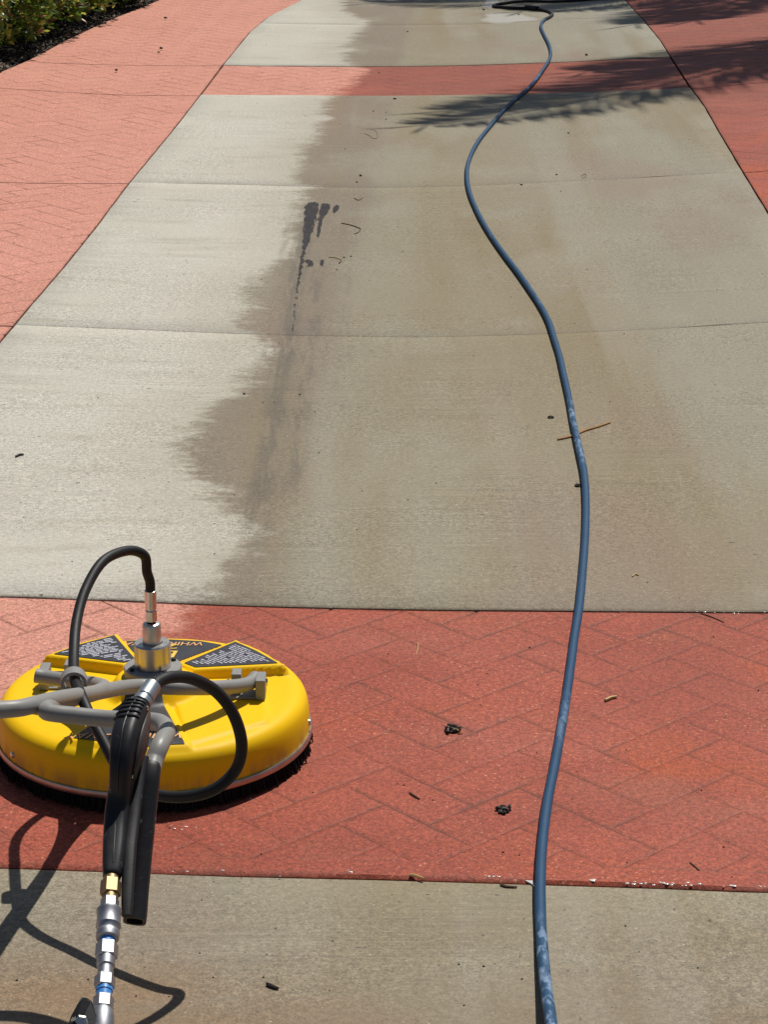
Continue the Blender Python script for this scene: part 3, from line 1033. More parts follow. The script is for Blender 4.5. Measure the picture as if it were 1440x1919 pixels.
# trim ring and brush skirt
V, F = [], []
pr = [(.2702, .0255), (.2702, .0365), (.2728, .037), (.2738, .0355), (.2741, .031), (.2738, .0265), (.2728, .025)]
for (r, z) in pr:
    for k in range(160):
        a = 2 * math.pi * k / 160
        V.append((CX + r * math.cos(a), CY + r * math.sin(a), z))
for i in range(len(pr)):
    for k in range(160):
        i2 = (i + 1) % len(pr)
        F.append((i * 160 + k, i * 160 + (k + 1) % 160, i2 * 160 + (k + 1) % 160, i2 * 160 + k))
mk('trim_ring', V, F, M_EDGE, cleaner, True, auto=40)
V, F = [], []
rnd = random.Random(21)
for k in range(720):
    a = 2 * math.pi * k / 720
    sw = 0.5 + 0.5 * math.sin(k * .31) * math.sin(k * .113)
    r0 = .2665 + rnd.uniform(-.006, .002)
    r1 = r0 + rnd.uniform(-.003, .008) + .004 * sw
    da = rnd.uniform(-.008, .008)
    top = Vector((CX + r0 * math.cos(a), CY + r0 * math.sin(a), .030))
    bot = Vector((CX + r1 * math.cos(a + da), CY + r1 * math.sin(a + da), LIFT_B + rnd.uniform(.0, .004)))
    v, f = tube_geo([top, bot], [.0026, .0016], 4, True, len(V))
    V += v; F += f
mk('brush_skirt', V, F, M_BRIS, cleaner, kind='stuff')
V, F = [], []
for k in range(96):
    a = 2 * math.pi * k / 96
    V += [(CX + .260 * math.cos(a), CY + .260 * math.sin(a), .025), (CX + .260 * math.cos(a), CY + .260 * math.sin(a), LIFT_B + .004)]
for k in range(96):
    b = (k + 1) % 96
    F.append((2 * k, 2 * k + 1, 2 * b + 1, 2 * b))
mk('splash_curtain', V, F, M_BRIS, cleaner)
# screws that hold the trim ring
for k, az in enumerate((214, 305, 356, 120, 60, 170)):
    a = R(az)
    o_ = Vector((CX + .2685 * math.cos(a), CY + .2685 * math.sin(a), .050))
    lathe('screw', [(-.004, .006), (.002, .006), (.0045, .0045), (.005, .001)], o_, (math.cos(a), math.sin(a), .05), M_ALU, cleaner, 10)

# stickers draped on the deck
def drape(name, poly, lift, mat, parent, step=0.010):
    V, F = [], []
    x0, x1 = min(p[0] for p in poly), max(p[0] for p in poly)
    y0, y1 = min(p[1] for p in poly), max(p[1] for p in poly)
    idx = {}
    for i in range(int((x1 - x0) / step) + 1):
        for j in range(int((y1 - y0) / step) + 1):
            a, b = x0 + i * step, y0 + j * step
            c = clip([(a, b), (a + step, b), (a + step, b + step), (a, b + step)], poly)
            if len(c) < 3 or area2(c) < 1e-8: continue
            f = []
            for p in c:
                key = (round(p[0], 6), round(p[1], 6))
                if key not in idx:
                    idx[key] = len(V)
                    V.append((CX + p[0], CY + p[1], deck(*p) + lift))
                if idx[key] not in f: f.append(idx[key])
            if len(f) > 2: F.append(tuple(f))
    return mk(name, V, F, mat, parent, True)
def offset_poly(poly, d): return inset(poly, d)
stick = []
for poly in (ST_L, ST_R, ST_B, ST_F):
    stick.append(drape('sticker', poly, 0.0012, M_STK, cleaner))

def fine_print(poly, ang, pitch, parent, mat, rnd, hh=0.0016, margin=.006):
    """illegible lines of small print: short word-long bars"""
    V, F = [], []
    c, s = math.cos(ang), math.sin(ang)
    q = [(x * c + y * s, -x * s + y * c) for x, y in poly]
    inn = inset(poly, margin)
    v0, v1 = min(p[1] for p in q), max(p[1] for p in q)
    u0, u1 = min(p[0] for p in q), max(p[0] for p in q)
    v = v0
    while v < v1:
        v += pitch
        u = u0
        while u < u1:
            L = rnd.uniform(.004, .016)
            ok = all(sdist(((uu) * c - v * s, (uu) * s + v * c), inn) > 0 for uu in (u, u + L))
            if ok and rnd.random() < .93:
                b = len(V)
                for (uu, w) in ((u, -hh), (u + L, -hh), (u + L, hh), (u, hh)):
                    x, y = uu * c - (v + w) * s, uu * s + (v + w) * c
                    V.append((CX + x, CY + y, deck(x, y) + .0019))
                F.append((b, b + 1, b + 2, b + 3))
            u += L + rnd.uniform(.0012, .003)
    return mk('fine_print', V, F, mat, parent, kind='stuff')
fine_print(ST_L, R(24), .0068, stick[0], M_PRW, random.Random(4), .0021)
fine_print(ST_R, R(-43), .0062, stick[1], M_PRW, random.Random(5))

def text(body, x, y, size, mat, parent, ang, sx=1.0, shear=0.0):
    cu = bpy.data.curves.new('lettering', 'FONT')
    cu.body = body
    cu.size = size
    cu.align_x = 'CENTER'
    cu.align_y = 'CENTER'
    cu.shear = shear
    cu.extrude = 0.0003
    cu.offset = 0.0
    cu.materials.append(mat)
    o = bpy.data.objects.new('lettering', cu)
    COL.objects.link(o)
    o.parent = parent
    q = parent
    off = Vector((0, 0, 0))
    while q is not None:
        off += Vector(q.location)
        q = q.parent
    COL.objects.unlink(o)
    tmp = bpy.data.objects.new('tmp', cu)
    COL.objects.link(tmp)
    me = bpy.data.meshes.new_from_object(tmp.evaluated_get(bpy.context.evaluated_depsgraph_get()))
    bpy.data.objects.remove(tmp)
    bpy.data.objects.remove(o)
    me.name = 'lettering'
    if not me.materials: me.materials.append(mat)
    o = bpy.data.objects.new('lettering', me)
    COL.objects.link(o)
    o.parent = parent
    o.location = Vector((CX + x, CY + y, deck(x, y) + .0022)) - off
    o.rotation_euler = (0, 0, ang)
    o.scale = (sx, 1, 1)
    return o
tx, ty = D(300, 1209, .109)
text('WHIRL-A-WAY', tx, ty, .024, M_PRO, stick[2], math.pi, .98, .15)
tx, ty = D(303, 1214, .109)
text('20"', tx, ty, .030, M_PRY, stick[2], math.pi, 1.5)
tx, ty = D(300, 1228, .109)
text('BE', tx, ty, .046, M_PRY, stick[2], math.pi, 1.45, .1)
tx, ty = D(222, 1382, .106)
text('WHIRL-A-WAY', tx + .01, ty + .003, .032, M_PRO, stick[3], math.pi, .9, .15)

# swivel
sw = lathe('swivel_flange', [(-.006, .052), (-.002, .051), (.002, .050), (.015, .050), (.017, .0485), (.0171, .01)], (CX, CY, .1315), (0, 0, 1), M_GREY, cleaner, 48)
for k in range(4):
    a = R(35 + 90 * k)
    lathe('bolt', [(0, .0045), (.004, .0045), (.005, .003)], (CX + .041 * math.cos(a), CY + .041 * math.sin(a), .1485), (0, 0, 1), M_RUB, sw, 6, False)
lathe('swivel_body', [(0, .029), (.001, .0315), (.041, .0315), (.0435, .0295), (.0436, .018), (.0405, .0175), (.0404, .005)], (CX, CY, .1485), (0, 0, 1), M_ALU, cleaner, 48)
lathe('swivel_shaft', [(0, .0162), (.033, .0162), (.037, .0145), (.0385, .0115), (.0386, .004)], (CX, CY, .190), (0, 0, 1), M_ALU, cleaner, 40)
fx, fy = CX, CY
V, F = lathe_geo([(0, .0085), (.004, .0085)], (fx, fy, .228), (0, 0, 1), 20)
mk('thread', V, F, M_RUB, cleaner, True, auto=35)
lathe('hex_nut', [(0, .0095), (.001, .0105), (.019, .0105), (.020, .0095)], (fx, fy, .231), (0, 0, 1), M_ZINC, cleaner, 6, False)
lathe('hose_crimp', [(0, .0075), (.0035, .0075), (.004, .0098), (.036, .0102), (.037, .0085)], (fx, fy, .2505), (0, 0, 1), M_ZINC, cleaner, 24)

# arch hose: swivel -> over -> through the guide ring -> loop -> gun
HR = 0.0086
hose_pts = [Vector((fx, fy, .284)), Vector((fx, fy, .303)), Vector((fx - .004, fy - .004, .322)), at(270, 1041, 3.858), at(238, 1032, 3.832), at(193, 1052, 3.78), at(160, 1105, 3.73), at(143, 1165, 3.68), at(138, 1225, 3.62),
            at(139, 1270, 3.555), at(151, 1302, 3.48), at(170, 1345, 3.44), at(193, 1388, 3.41), at(222, 1440, 3.38), at(268, 1480, 3.34), at(330, 1494, 3.30), at(395, 1482, 3.27),
            at(440, 1445, 3.26), at(453, 1396, 3.24), at(438, 1340, 3.21), at(405, 1296, 3.18), at(360, 1272, 3.14), at(322, 1269, 3.105), at(298, 1277, 3.085), at(286, 1288, 3.07)]
tube('connecting_hose', spline(hose_pts, 8), HR, M_RUB, cleaner, 14)

# handle tubes: each comes off a pivot bracket, runs beside the other up the stem and turns out to its own grip
TR = 0.0125
t1 = [at(479, 1270, 3.925), at(470, 1279, 3.905), at(452, 1285, 3.88), at(400, 1289, 3.83), at(330, 1289, 3.79), at(268, 1286, 3.80), at(228, 1289, 3.75), at(195, 1295, 3.67), at(165, 1301, 3.55), at(130, 1306, 3.43),
      at(98, 1312, 3.33), at(66, 1320, 3.265), at(36, 1327, 3.235), at(0, 1330, 3.22), at(-60, 1333, 3.19), at(-120, 1340, 3.12), at(-150, 1370, 3.02), at(-160, 1440, 2.9)]
hb = tube('handle_tube', spline(t1, 8), TR, M_GREY, cleaner, 16)
t2 = [at(66, 1266, 3.91), at(90, 1270, 3.905), at(128, 1276, 3.88), at(170, 1281, 3.83), at(194, 1287, 3.74), at(190, 1294, 3.655), at(163, 1303, 3.56), at(133, 1310, 3.47), at(108, 1316, 3.38), at(88, 1325, 3.29),
      at(86, 1333, 3.25), at(102, 1337, 3.24), at(140, 1341, 3.235), at(200, 1347, 3.225), at(262, 1350, 3.20), at(300, 1355, 3.17), at(312, 1371, 3.125), at(300, 1396, 3.065), at(289, 1424, 3.050), at(284, 1444, 3.038), at(281, 1462, 3.032)]
ht = tube('handle_tube', spline(t2, 8), TR, M_GREY, cleaner, 16)
lg = spline(t1[-5:], 8)
tube('rubber_grip', lg[-20:], [.0155] + [.0175] * 18 + [.0165], M_RUB, cleaner, 14)
# guide ring for the hose, welded beside the stem
rc = at(138, 1277, 3.545)
rd = (at(150, 1300, 3.485) - at(138, 1245, 3.59)).normalized()
rd = (rd + Vector((0, -0.55, 0.05))).normalized()
u = rd.orthogonal().normalized()
w_ = rd.cross(u)
V, F = [], []
n = 32
for (h, r) in ((-.012, .0155), (-.012, .0205), (.014, .0205), (.014, .0155)):
    for k in range(n):
        a = 2 * math.pi * k / n
        V.append(rc + rd * h + (u * math.cos(a) + w_ * math.sin(a)) * r)
for i in range(4):
    for k in range(n):
        i2 = (i + 1) % 4
        F.append((i * n + k, i * n + (k + 1) % n, i2 * n + (k + 1) % n, i2 * n + k))
mk('guide_ring', V, F, M_GREY, cleaner, True, auto=40)

# pivot brackets
def bracket(cx_px, side, name='bracket'):
    V, F = [], []
    p = on_z(*cx_px, .101)
    zb = deck(p.x - CX, p.y - CY) + .0006
    def bx(dx, dy, z0, z1, hx, hy):
        nonlocal V, F
        v, f = box_geo((p.x + dx, p.y + dy, zb + (z0 + z1) / 2), (hx, 0, 0), (0, hy, 0), (0, 0, (z1 - z0) / 2), len(V))
        V += v; F += f
    bx(-.016 * side, .010, 0, .004, .030, .018)
    bx(.008 * side, .010, .0, .036, .0085, .021)
    bx(-.034 * side, .022, .0, .040, .0085, .014)
    o = mk(name, V, F, M_GREY, cleaner)
    bevel(o, .0026, 3)
    lathe('pivot_bolt', [(-.004, .006), (0, .006), (.0005, .0032), (.062, .0032), (.0625, .007), (.066, .007)], (p.x - .046 * side, p.y + .012, zb + .024), (side, 0, 0), M_ZINC, o, 6, False)
    return o
bracket((480, 1312), 1)
bracket((92, 1290), -1)

# rubber grip on the free end of the right handle tube
def frame_secs(rows, thick=None, tilt=0.0):
    """rows: (px, py, d, width px, thickness m). Sections face the camera, square to the path"""
    pts = [at(a, b, d) for a, b, d, *_ in rows]
    secs = []
    for i, (a, b, d, w, th) in enumerate(rows):
        tg = (pts[min(i + 1, len(pts) - 1)] - pts[max(0, i - 1)]).normalized()
        view = ray(a, b)
        wd = tg.cross(view).normalized()
        if wd.x < 0: wd = -wd
        td = wd.cross(tg).normalized()
        hw = w * d / FPX / 2
        secs.append((pts[i], wd * hw, td * th / 2))
    return secs
rows = [(284, 1434, 3.034, 30, .024), (283, 1438, 3.032, 37, .031), (279, 1470, 3.028, 39, .033), (272, 1530, 3.018, 40, .033), (265, 1600, 3.006, 40, .033), (258, 1670, 2.994, 41, .034), (254, 1712, 2.986, 43, .035), (252, 1727, 2.983, 43, .035)]
V, F = loft_geo(frame_secs(rows), 16, 3.2)
F.pop()
nb = len(V)
cen = sum((Vector(v) for v in V[-16:]), Vector()) / 16
dirv = (at(254, 1712, 2.986) - at(252, 1727, 2.983)).normalized()
for k in range(16): V.append(cen + (Vector(V[nb - 16 + k]) - cen) * .72)
for k in range(16): V.append(cen + (Vector(V[nb - 16 + k]) - cen) * .68 + dirv * .03)
for k in range(16):
    k2 = (k + 1) % 16
    F.append((nb - 16 + k, nb - 16 + k2, nb + k2, nb + k))
    F.append((nb + k, nb + k2, nb + 16 + k2, nb + 16 + k))
F.append(tuple(nb + 16 + k for k in range(16)))
mk('rubber_grip', V, F, M_GUN, cleaner, True, auto=45)

# ------------------------------------------------------------------ spray gun clipped to the grip
gun = empty('spray_gun', tuple(at(210, 1640, 2.85)), label='black pressure washer trigger gun held against the handle grip, hose couplers at its lower end', cat='spray gun')
# rows: (px, py, d, width px, depth / width, turn of the section about the path)
rows = [(270, 1311, 3.06, 24, 1.0, 24), (266, 1316, 3.055, 40, 1.05, 24), (256, 1328, 3.045, 60, 1.1, 25), (252, 1342, 3.035, 69, 1.2, 26), (246, 1362, 3.02, 77, 1.3, 26), (241, 1384, 3.005, 80, 1.4, 26), (237, 1406, 2.995, 77, 1.45, 25), (233, 1428, 2.988, 68, 1.45, 24),
        (230, 1448, 2.988, 59, 1.4, 22), (228, 1468, 2.99, 54, 1.25, 20), (225, 1486, 2.995, 52, 1.1, 17), (221, 1510, 2.995, 52, 1.0, 14), (218, 1545, 2.985, 52, 1.0, 12), (216, 1580, 2.968, 51, 1.0, 12), (213, 1610, 2.952, 47, 1.0, 10), (211, 1628, 2.943, 41, 1.0, 8), (209.5, 1639, 2.937, 36, 1.0, 5), (208.5, 1647, 2.932, 30, .95, 0)]
secs = []
pts_ = [at(r[0], r[1], r[2]) for r in rows]
for i, (a, b, d, T, k, th) in enumerate(rows):
    tg = (pts_[min(i + 1, len(pts_) - 1)] - pts_[max(0, i - 1)]).normalized()
    v = ray(a, b)
    wd = tg.cross(v).normalized()
    if wd.x < 0: wd = -wd
    up_ = wd.cross(tg).normalized()
    if up_.dot(v) > 0: up_ = -up_                      # towards the viewer
    c_, s_ = math.cos(R(th)), math.sin(R(th))
    ha = T * d / FPX / 2 / (c_ + k * s_) / 0.96
    secs.append((pts_[i], (wd * c_ + up_ * s_) * ha, (up_ * c_ - wd * s_) * ha * k))
V, F = loft_geo(secs, 28, 3.3)
body = mk('gun_body', V, F, M_GUN, gun, True, auto=70)
md = body.modifiers.new('smooth', 'SUBSURF')
md.levels = md.render_levels = 1
# moulded ribs across the spine of the body
for f in (2.2, 2.75, 3.25, 3.75, 4.2):
    i = int(f); u_ = f - i
    c0 = secs[i][0].lerp(secs[i + 1][0], u_); wa = secs[i][1].lerp(secs[i + 1][1], u_); tb = secs[i][2].lerp(secs[i + 1][2], u_)
    p = []
    for k in range(11):
        q = (k - 5) / 5 * .86
        p.append(c0 + wa * q + tb * (max(0, 1 - abs(q) ** 3.3) ** (1 / 3.3)) * 1.0)
    tube('moulded_rib', p, .0021, M_GUN, gun, 8)
# right flank panel, brown reflected light put into its colour
V, F = [], []
fl = [1.6, 2.5, 3.5, 4.5, 5.5, 6.5, 7.5, 8.5]
for f in fl:
    i = int(f); u_ = f - i
    c0 = secs[i][0].lerp(secs[i + 1][0], u_); wa = secs[i][1].lerp(secs[i + 1][1], u_); tb = secs[i][2].lerp(secs[i + 1][2], u_)
    w0 = .5 * math.sin(math.pi * (f - 1.2) / 8.2)
    for q in (-w0, w0):
        V.append(c0 + wa * 1.0 + tb * (q - .1) + wa.normalized() * .0012)
for k in range(len(fl) - 1):
    F.append((2 * k, 2 * k + 1, 2 * k + 3, 2 * k + 2))
sp_ = mk('side_plate', V, F, simple('brown_lit_plastic', (0.045, 0.034, 0.032), 0.45, 0, 0.3, 90, 0.4), gun, True)
so = sp_.modifiers.new('thick', 'SOLIDIFY'); so.thickness = .0025; so.offset = 0
for f, q in ((2.3, .35), (5.0, -.45), (8.2, .1), (11.5, .0)):
    i = int(f); u_ = f - i
    c0 = secs[i][0].lerp(secs[i + 1][0], u_); wa = secs[i][1].lerp(secs[i + 1][1], u_); tb = secs[i][2].lerp(secs[i + 1][2], u_)
    lathe('screw', [(-.003, .0032), (.0008, .0032), (.0016, .0024), (.0010, .0010)], c0 + wa * .99 + tb * q, wa.normalized(), M_ZINC, gun, 10)
seam = []
for i in range(2, len(secs) - 2):
    seam.append(secs[i][0] + secs[i][1] * .10 + secs[i][2] * .992)
tube('mould_seam', spline(seam, 4), .0009, M_GUN, gun, 6)
# trigger: long channel between the gun grip and the handle grip
rows = [(270, 1420, 3.03, 18, .016), (263, 1450, 3.02, 22, .018), (253, 1510, 3.0, 24, .016), (244, 1580, 2.965, 25, .014), (240, 1640, 2.94, 24, .014), (238, 1690, 2.92, 22, .012), (237, 1716, 2.91, 18, .009)]
V, F = loft_geo(frame_secs(rows), 16, 3.4)
mk('trigger', V, F, M_GUN, gun, True, auto=60)
# fitting at the outlet
oa, ob = at(262, 1322, 3.045), at(286, 1284, 3.07)
dv = (ob - oa).normalized()
L = (ob - oa).length
lathe('outlet_fitting', [(-.004, .0115), (.004, .0115), (.0045, .0132), (.012, .0132), (.0125, .0112), (.016, .0112), (.0165, .0126), (L, .0118), (L + .002, .009)], oa, dv, M_CHROME if False else simple('galvanised_fitting', (0.42, 0.46, 0.48), 0.42, 0.9, 0.12, 150), gun, 24)

# coupler train down to the ball valve
A = at(208.5, 1644, 2.932)
B = at(190.5, 1925, 2.80)
axd = (B - A).normalized()
def along(py):
    lo, hi = 0.0, 1.2
    for _ in range(40):
        mid = (lo + hi) / 2
        q = A + (B - A) * mid
        if project(*q)[1] < py: lo = mid
        else: hi = mid
    return (B - A).length * lo
def coup(name, rows, mat, n=28, parent=gun, flat=False):
    prof_ = []
    for (py, wpx) in rows:
        h = along(py)
        q = A + axd * h
        dd = (q - EYE).length
        prof_.append((h, wpx * dd / FPX / 2))
    return lathe(name, prof_, A, axd, mat, parent, n, not flat)
coup('brass_adapter', [(1652, 34), (1653, 39), (1677, 39), (1678, 34)], M_BRASS, 6, flat=True)
coup('thread', [(1645, 28), (1652, 28), (1678, 30), (1687, 30)], M_BRASS, 20)
coup('hex_nut', [(1684, 28), (1687, 34), (1703, 34), (1706, 29)], M_CHROME, 6, flat=True)
coup('coupler_sleeve', [(1706, 44), (1707, 47), (1711, 47), (1714, 43), (1731, 45), (1736, 47), (1739, 41), (1744, 38), (1747, 43), (1752, 44), (1759, 42), (1761, 34)], M_CHROME, 32)
coup('blue_seal', [(1759, 30), (1772, 30)], M_BLUEP, 24)
coup('hex_nut', [(1769, 36), (1771, 42), (1794, 42), (1796, 36)], M_CHROME, 6, flat=True)
coup('coupler_plug', [(1795, 34), (1811, 34), (1813, 29), (1818, 28), (1822, 30), (1826, 28), (1831, 33)], M_CHROME, 28)
coup('hex_nut', [(1829, 34), (1832, 39), (1850, 39), (1852, 34)], M_CHROME, 6, flat=True)
coup('blue_seal', [(1851, 31), (1858, 32), (1859, 29), (1871, 29)], M_BLUEP, 24)
coup('hex_nut', [(1868, 34), (1870, 38), (1890, 38), (1892, 33)], M_CHROME, 6, flat=True)
vb = coup('ball_valve', [(1891, 32), (1896, 40), (1910, 44), (1930, 44), (1946, 36), (1950, 32), (1985, 34)], M_CHROME, 28)
# valve lever: bent black plate with a nut
lc = at(152, 1915, 2.785)
lv = [at(152, 1868, 2.80), at(162, 1870, 2.802), at(172, 1876, 2.804), at(180, 1902, 2.80), at(190, 1935, 2.79), at(186, 1975, 2.77), at(120, 1975, 2.765), at(124, 1930, 2.775), at(132, 1905, 2.78), at(146, 1880, 2.79)]
nv = (EYE - lc).normalized()
V = [p + nv * .003 for p in lv] + [p - nv * .004 for p in lv]
k7 = len(lv)
F = [tuple(reversed(range(k7))), tuple(range(k7, 2 * k7))] + [(i, (i + 1) % k7, k7 + (i + 1) % k7, k7 + i) for i in range(k7)]
lev = bevel(mk('valve_lever', V, F, M_GUN, gun), .002)
lathe('lever_nut', [(0, .0085), (.007, .0085), (.009, .0065), (.0091, .0045), (.014, .0042)], lc + nv * .002, nv, M_ZINC, lev, 6, False)
# supply hose from the valve down and back to the ground behind
E = A + axd * along(1985)
sp = [E, E + axd * .05, E + axd * .09 + Vector((0, -.03, -.01)), Vector((E.x - .02, E.y - .30, .09)), Vector((E.x - .05, E.y - .6, .02)), Vector((E.x - .2, E.y - 1.3, LIFT_N + .010)), Vector((E.x - .6, E.y - 1.8, LIFT_N + .010))]
tube('supply_hose', spline(sp, 8), .0098, M_RUB, gun, 12)

# ------------------------------------------------------------------ blue hose
def make_hose_mat():
    t = NT('blue_hose_rubber')
    n = t.noise(22.0, 5.0, 0.6)
    c = t.mix(n, (0.013, 0.052, 0.112), (0.022, 0.076, 0.158))
    sc_ = t.step(0.54, 0.62, t.noise(1.0, 4.0, 0.62, (30, 9, 30), (2, 4, 0)))
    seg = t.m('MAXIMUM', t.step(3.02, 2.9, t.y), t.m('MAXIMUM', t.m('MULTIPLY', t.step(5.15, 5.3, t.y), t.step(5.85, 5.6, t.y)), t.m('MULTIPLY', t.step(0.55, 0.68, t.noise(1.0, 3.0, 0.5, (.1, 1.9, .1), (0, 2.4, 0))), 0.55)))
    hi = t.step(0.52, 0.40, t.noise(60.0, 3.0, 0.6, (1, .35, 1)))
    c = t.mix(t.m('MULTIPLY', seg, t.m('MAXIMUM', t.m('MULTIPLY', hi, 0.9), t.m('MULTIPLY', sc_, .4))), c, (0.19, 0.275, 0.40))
    c = t.mix(t.m('MULTIPLY', t.step(0.64, 0.72, t.noise(120.0, 4.0, 0.6)), 0.5), c, (0.02, 0.035, 0.06))
    t.bump(t.noise(200.0, 3.0), 0.25, 0.0008)
    return t.out(c, 0.6, 0, 0.25)
M_HOSE = make_hose_mat()
hose_px = [(1052, 2080, .09), (1043, 1990, .055), (1034, 1919, .030), (1024, 1850, .012), (1017, 1775, .002), (1013.5, 1710, 0), (1013.5, 1640, 0), (1018, 1570, 0), (1027, 1500, 0), (1039, 1440, 0), (1050, 1380, 0), (1060, 1320, 0),
           (1070, 1250, 0), (1078, 1190, 0), (1086, 1140, 0), (1093, 1070, 0), (1098, 1000, 0), (1099, 940, 0), (1096, 890, 0), (1087, 845, 0), (1076, 795, 0), (1067, 745, 0), (1057, 700, 0),
           (1049, 665, 0), (1040, 636, 0), (1029, 602, 0), (1012, 570, 0), (992, 540, 0), (971, 510, 0), (948, 480, 0), (928, 452, 0), (910, 424, 0), (894, 394, 0), (881, 362, 0), (876, 335, 0), (877, 310, 0),
           (886, 284, 0), (900, 260, 0), (916, 240, 0), (938, 214, 0), (962, 190, 0), (988, 168, 0), (1006, 148, 0), (1020, 128, 0), (1030, 112, 0), (1033, 98, 0), (1029, 82, 0), (1021, 66, 0), (1015, 52, 0), (1016, 43, 0), (1022, 36, 0)]
hp = []
for (a, b, l) in hose_px:
    base = gnd(a, b, (LIFT_N if b > 1650 else LIFT_B if b > 1144 else LIFT_1) + .0098 + l)
    hp.append(base)
q0 = hp[0]
hp = [Vector((q0.x + .75, -1.6, LIFT_N + .0098)), Vector((q0.x + .42, -.3, LIFT_N + .0098)), Vector((q0.x + .20, .75, LIFT_N + .012)), Vector((q0.x + .09, 1.45, .05)), Vector((q0.x + .035, 2.0, .085))] + hp
hose = empty('garden_hose', tuple(gnd(1013, 1640)), label='long blue rubber hose snaking up the middle of the wet driveway', cat='hose')
hpath = spline(hp, 6)
rh = random.Random(44)
hr = [.0089]
for _ in hpath[1:]: hr.append(min(.0093, max(.0085, hr[-1] + rh.uniform(-.00018, .00018))))
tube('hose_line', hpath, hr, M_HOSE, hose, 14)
tail_px = [(1022, 36), (1032, 31), (1036, 26), (1030, 21.5), (1018, 18.5), (1008, 16.5)]
tl = [gnd(a, b, LIFT_1 + .0105) for a, b in tail_px]
tube('hose_line', spline(tl, 6), .0095, M_RUB, hose, 12)
cp = [gnd(1009, 16.6, .014), gnd(1004, 16.2, .014), gnd(996, 15.4, .014), gnd(987, 15, .014), gnd(984, 15, .014)]
tube('hose_coupling', spline(cp, 4), [.016] * 2 + [.019] * 13 + [.014] * 2, M_RUB, hose, 10)
lp = [gnd(a, b, LIFT_1 + .0105) for a, b in [(985, 15), (972, 15.2), (958, 14.6), (943, 13.4), (930, 12.4), (925, 10.8), (930, 8.6), (944, 6.2), (962, 3.6), (990, 1.8), (1030, 2.6), (1062, 1.8), (1095, -.5), (1140, -4), (1220, -10), (1330, -20)]]
tube('hose_line', spline(lp, 6), .0095, M_RUB, hose, 12)

# ------------------------------------------------------------------ tar smears on the slab
M_TAR = None
def make_tar():
    t = NT('tar_smear')
    n = t.noise(1.0, 4.0, 0.65, (40, 12, 1))
    c = t.mix(n, (0.014, 0.013, 0.015), (0.048, 0.044, 0.050))
    e = t.attr('edge')
    a = t.step(0.30, 0.60, t.m('ADD', t.m('MULTIPLY', e, 0.78), t.m('MULTIPLY', t.m('SUBTRACT', t.noise(1.0, 4.0, 0.7, (80, 11, 1), (3, 1, 0)), 0.5), 1.9)))
    return t.out(c, 0.7, 0, 0.15, t.m('MULTIPLY', a, t.step(0.3, 0.6, t.noise(1.0, 4.0, 0.6, (60, 9, 1), (1, 4, 0)), 0.58, 0.92)))
M_TAR = make_tar()
def smear(rows, parent):
    """rows: (centre px, row py, half width px, strength) from top to bottom"""
    V, F, E = [], [], []
    for (cx_, py, hw, st) in rows:
        for k in range(7):
            t = (k - 3) / 3
            p = gnd(cx_ + t * hw, py, LIFT_1 + .0012)
            V.append(p)
            E.append(st * (1 - abs(t) ** 2.2))
    for i in range(len(rows) - 1):
        for k in range(6):
            a = i * 7 + k
            F.append((a, a + 7, a + 8, a + 1))
    o = mk('tar_smear', V, F, M_TAR, parent)
    add_attr(o, 'edge', E)
    return o
smear([(588, 376, 9, .0), (587, 380, 15, 1), (585, 388, 18, 1.1), (583, 400, 18, 1.1), (582, 410, 15, 1.1), (580, 420, 15, 1), (577, 432, 13, .9), (575, 446, 10, .85), (572, 460, 8, .8), (569, 476, 7, .75), (566, 492, 5, .8), (563, 508, 5, .7), (560, 525, 5, .6), (557, 548, 5, .5), (553, 575, 5, .45), (550, 605, 5, .4), (548, 626, 5, .2)], s3)
smear([(612, 379, 8, .0), (610, 383, 12, 1.1), (609, 390, 13, 1.1), (606, 398, 12, 1.1), (603, 406, 9, 1), (600, 416, 6, .9), (598, 428, 5, .8), (596, 442, 4, .6), (593, 458, 3, .3)], s3)
smear([(632, 382, 5, .0), (631, 386, 8, 1.1), (629, 391, 8, 1.1), (627, 397, 5, .8), (625, 402, 3, .2)], s3)
smear([(577, 483, 4, .0), (578, 488, 8, 1), (581, 494, 12, .8), (580, 499, 10, .7), (578, 503, 6, .1)], s3)
smear([(604, 484, 3, .0), (604, 489, 5, 1.1), (603, 494, 5, 1.1), (603, 499, 3, .3)], s3)

# ------------------------------------------------------------------ water beads along the wet joints, sun glints painted in as white
M_GLINT = simple('white_glint', (0.62, 0.60, 0.58), 0.12, 0, 0.05, 90, 0.8)
def flecks(rows, seed):
    rnd = random.Random(seed)
    V, F = [], []
    for (px, py, sx, sy, n, r) in rows:
        for _ in range(int(n * .4)):
            c = gnd(px + rnd.gauss(0, sx * 1.2), py + rnd.gauss(0, sy), LIFT_B + .0005)
            rr = r * rnd.uniform(.22, .8)
            b = len(V)
            for (h, q) in ((0, 1), (.55, .8), (.9, .4)):
                for k in range(6):
                    a = k * math.pi / 3
                    V.append((c.x + rr * q * 1.9 * math.cos(a), c.y + rr * q * 1.1 * math.sin(a), c.z + rr * h * .28))
            for i in range(2):
                for k in range(6):
                    F.append((b + i * 6 + k, b + i * 6 + (k + 1) % 6, b + i * 6 + 6 + (k + 1) % 6, b + i * 6 + 6 + k))
            F.append(tuple(b + 12 + k for k in range(6)))
    return mk('glint_beads', V, F, M_GLINT, kind='stuff', smooth=True)
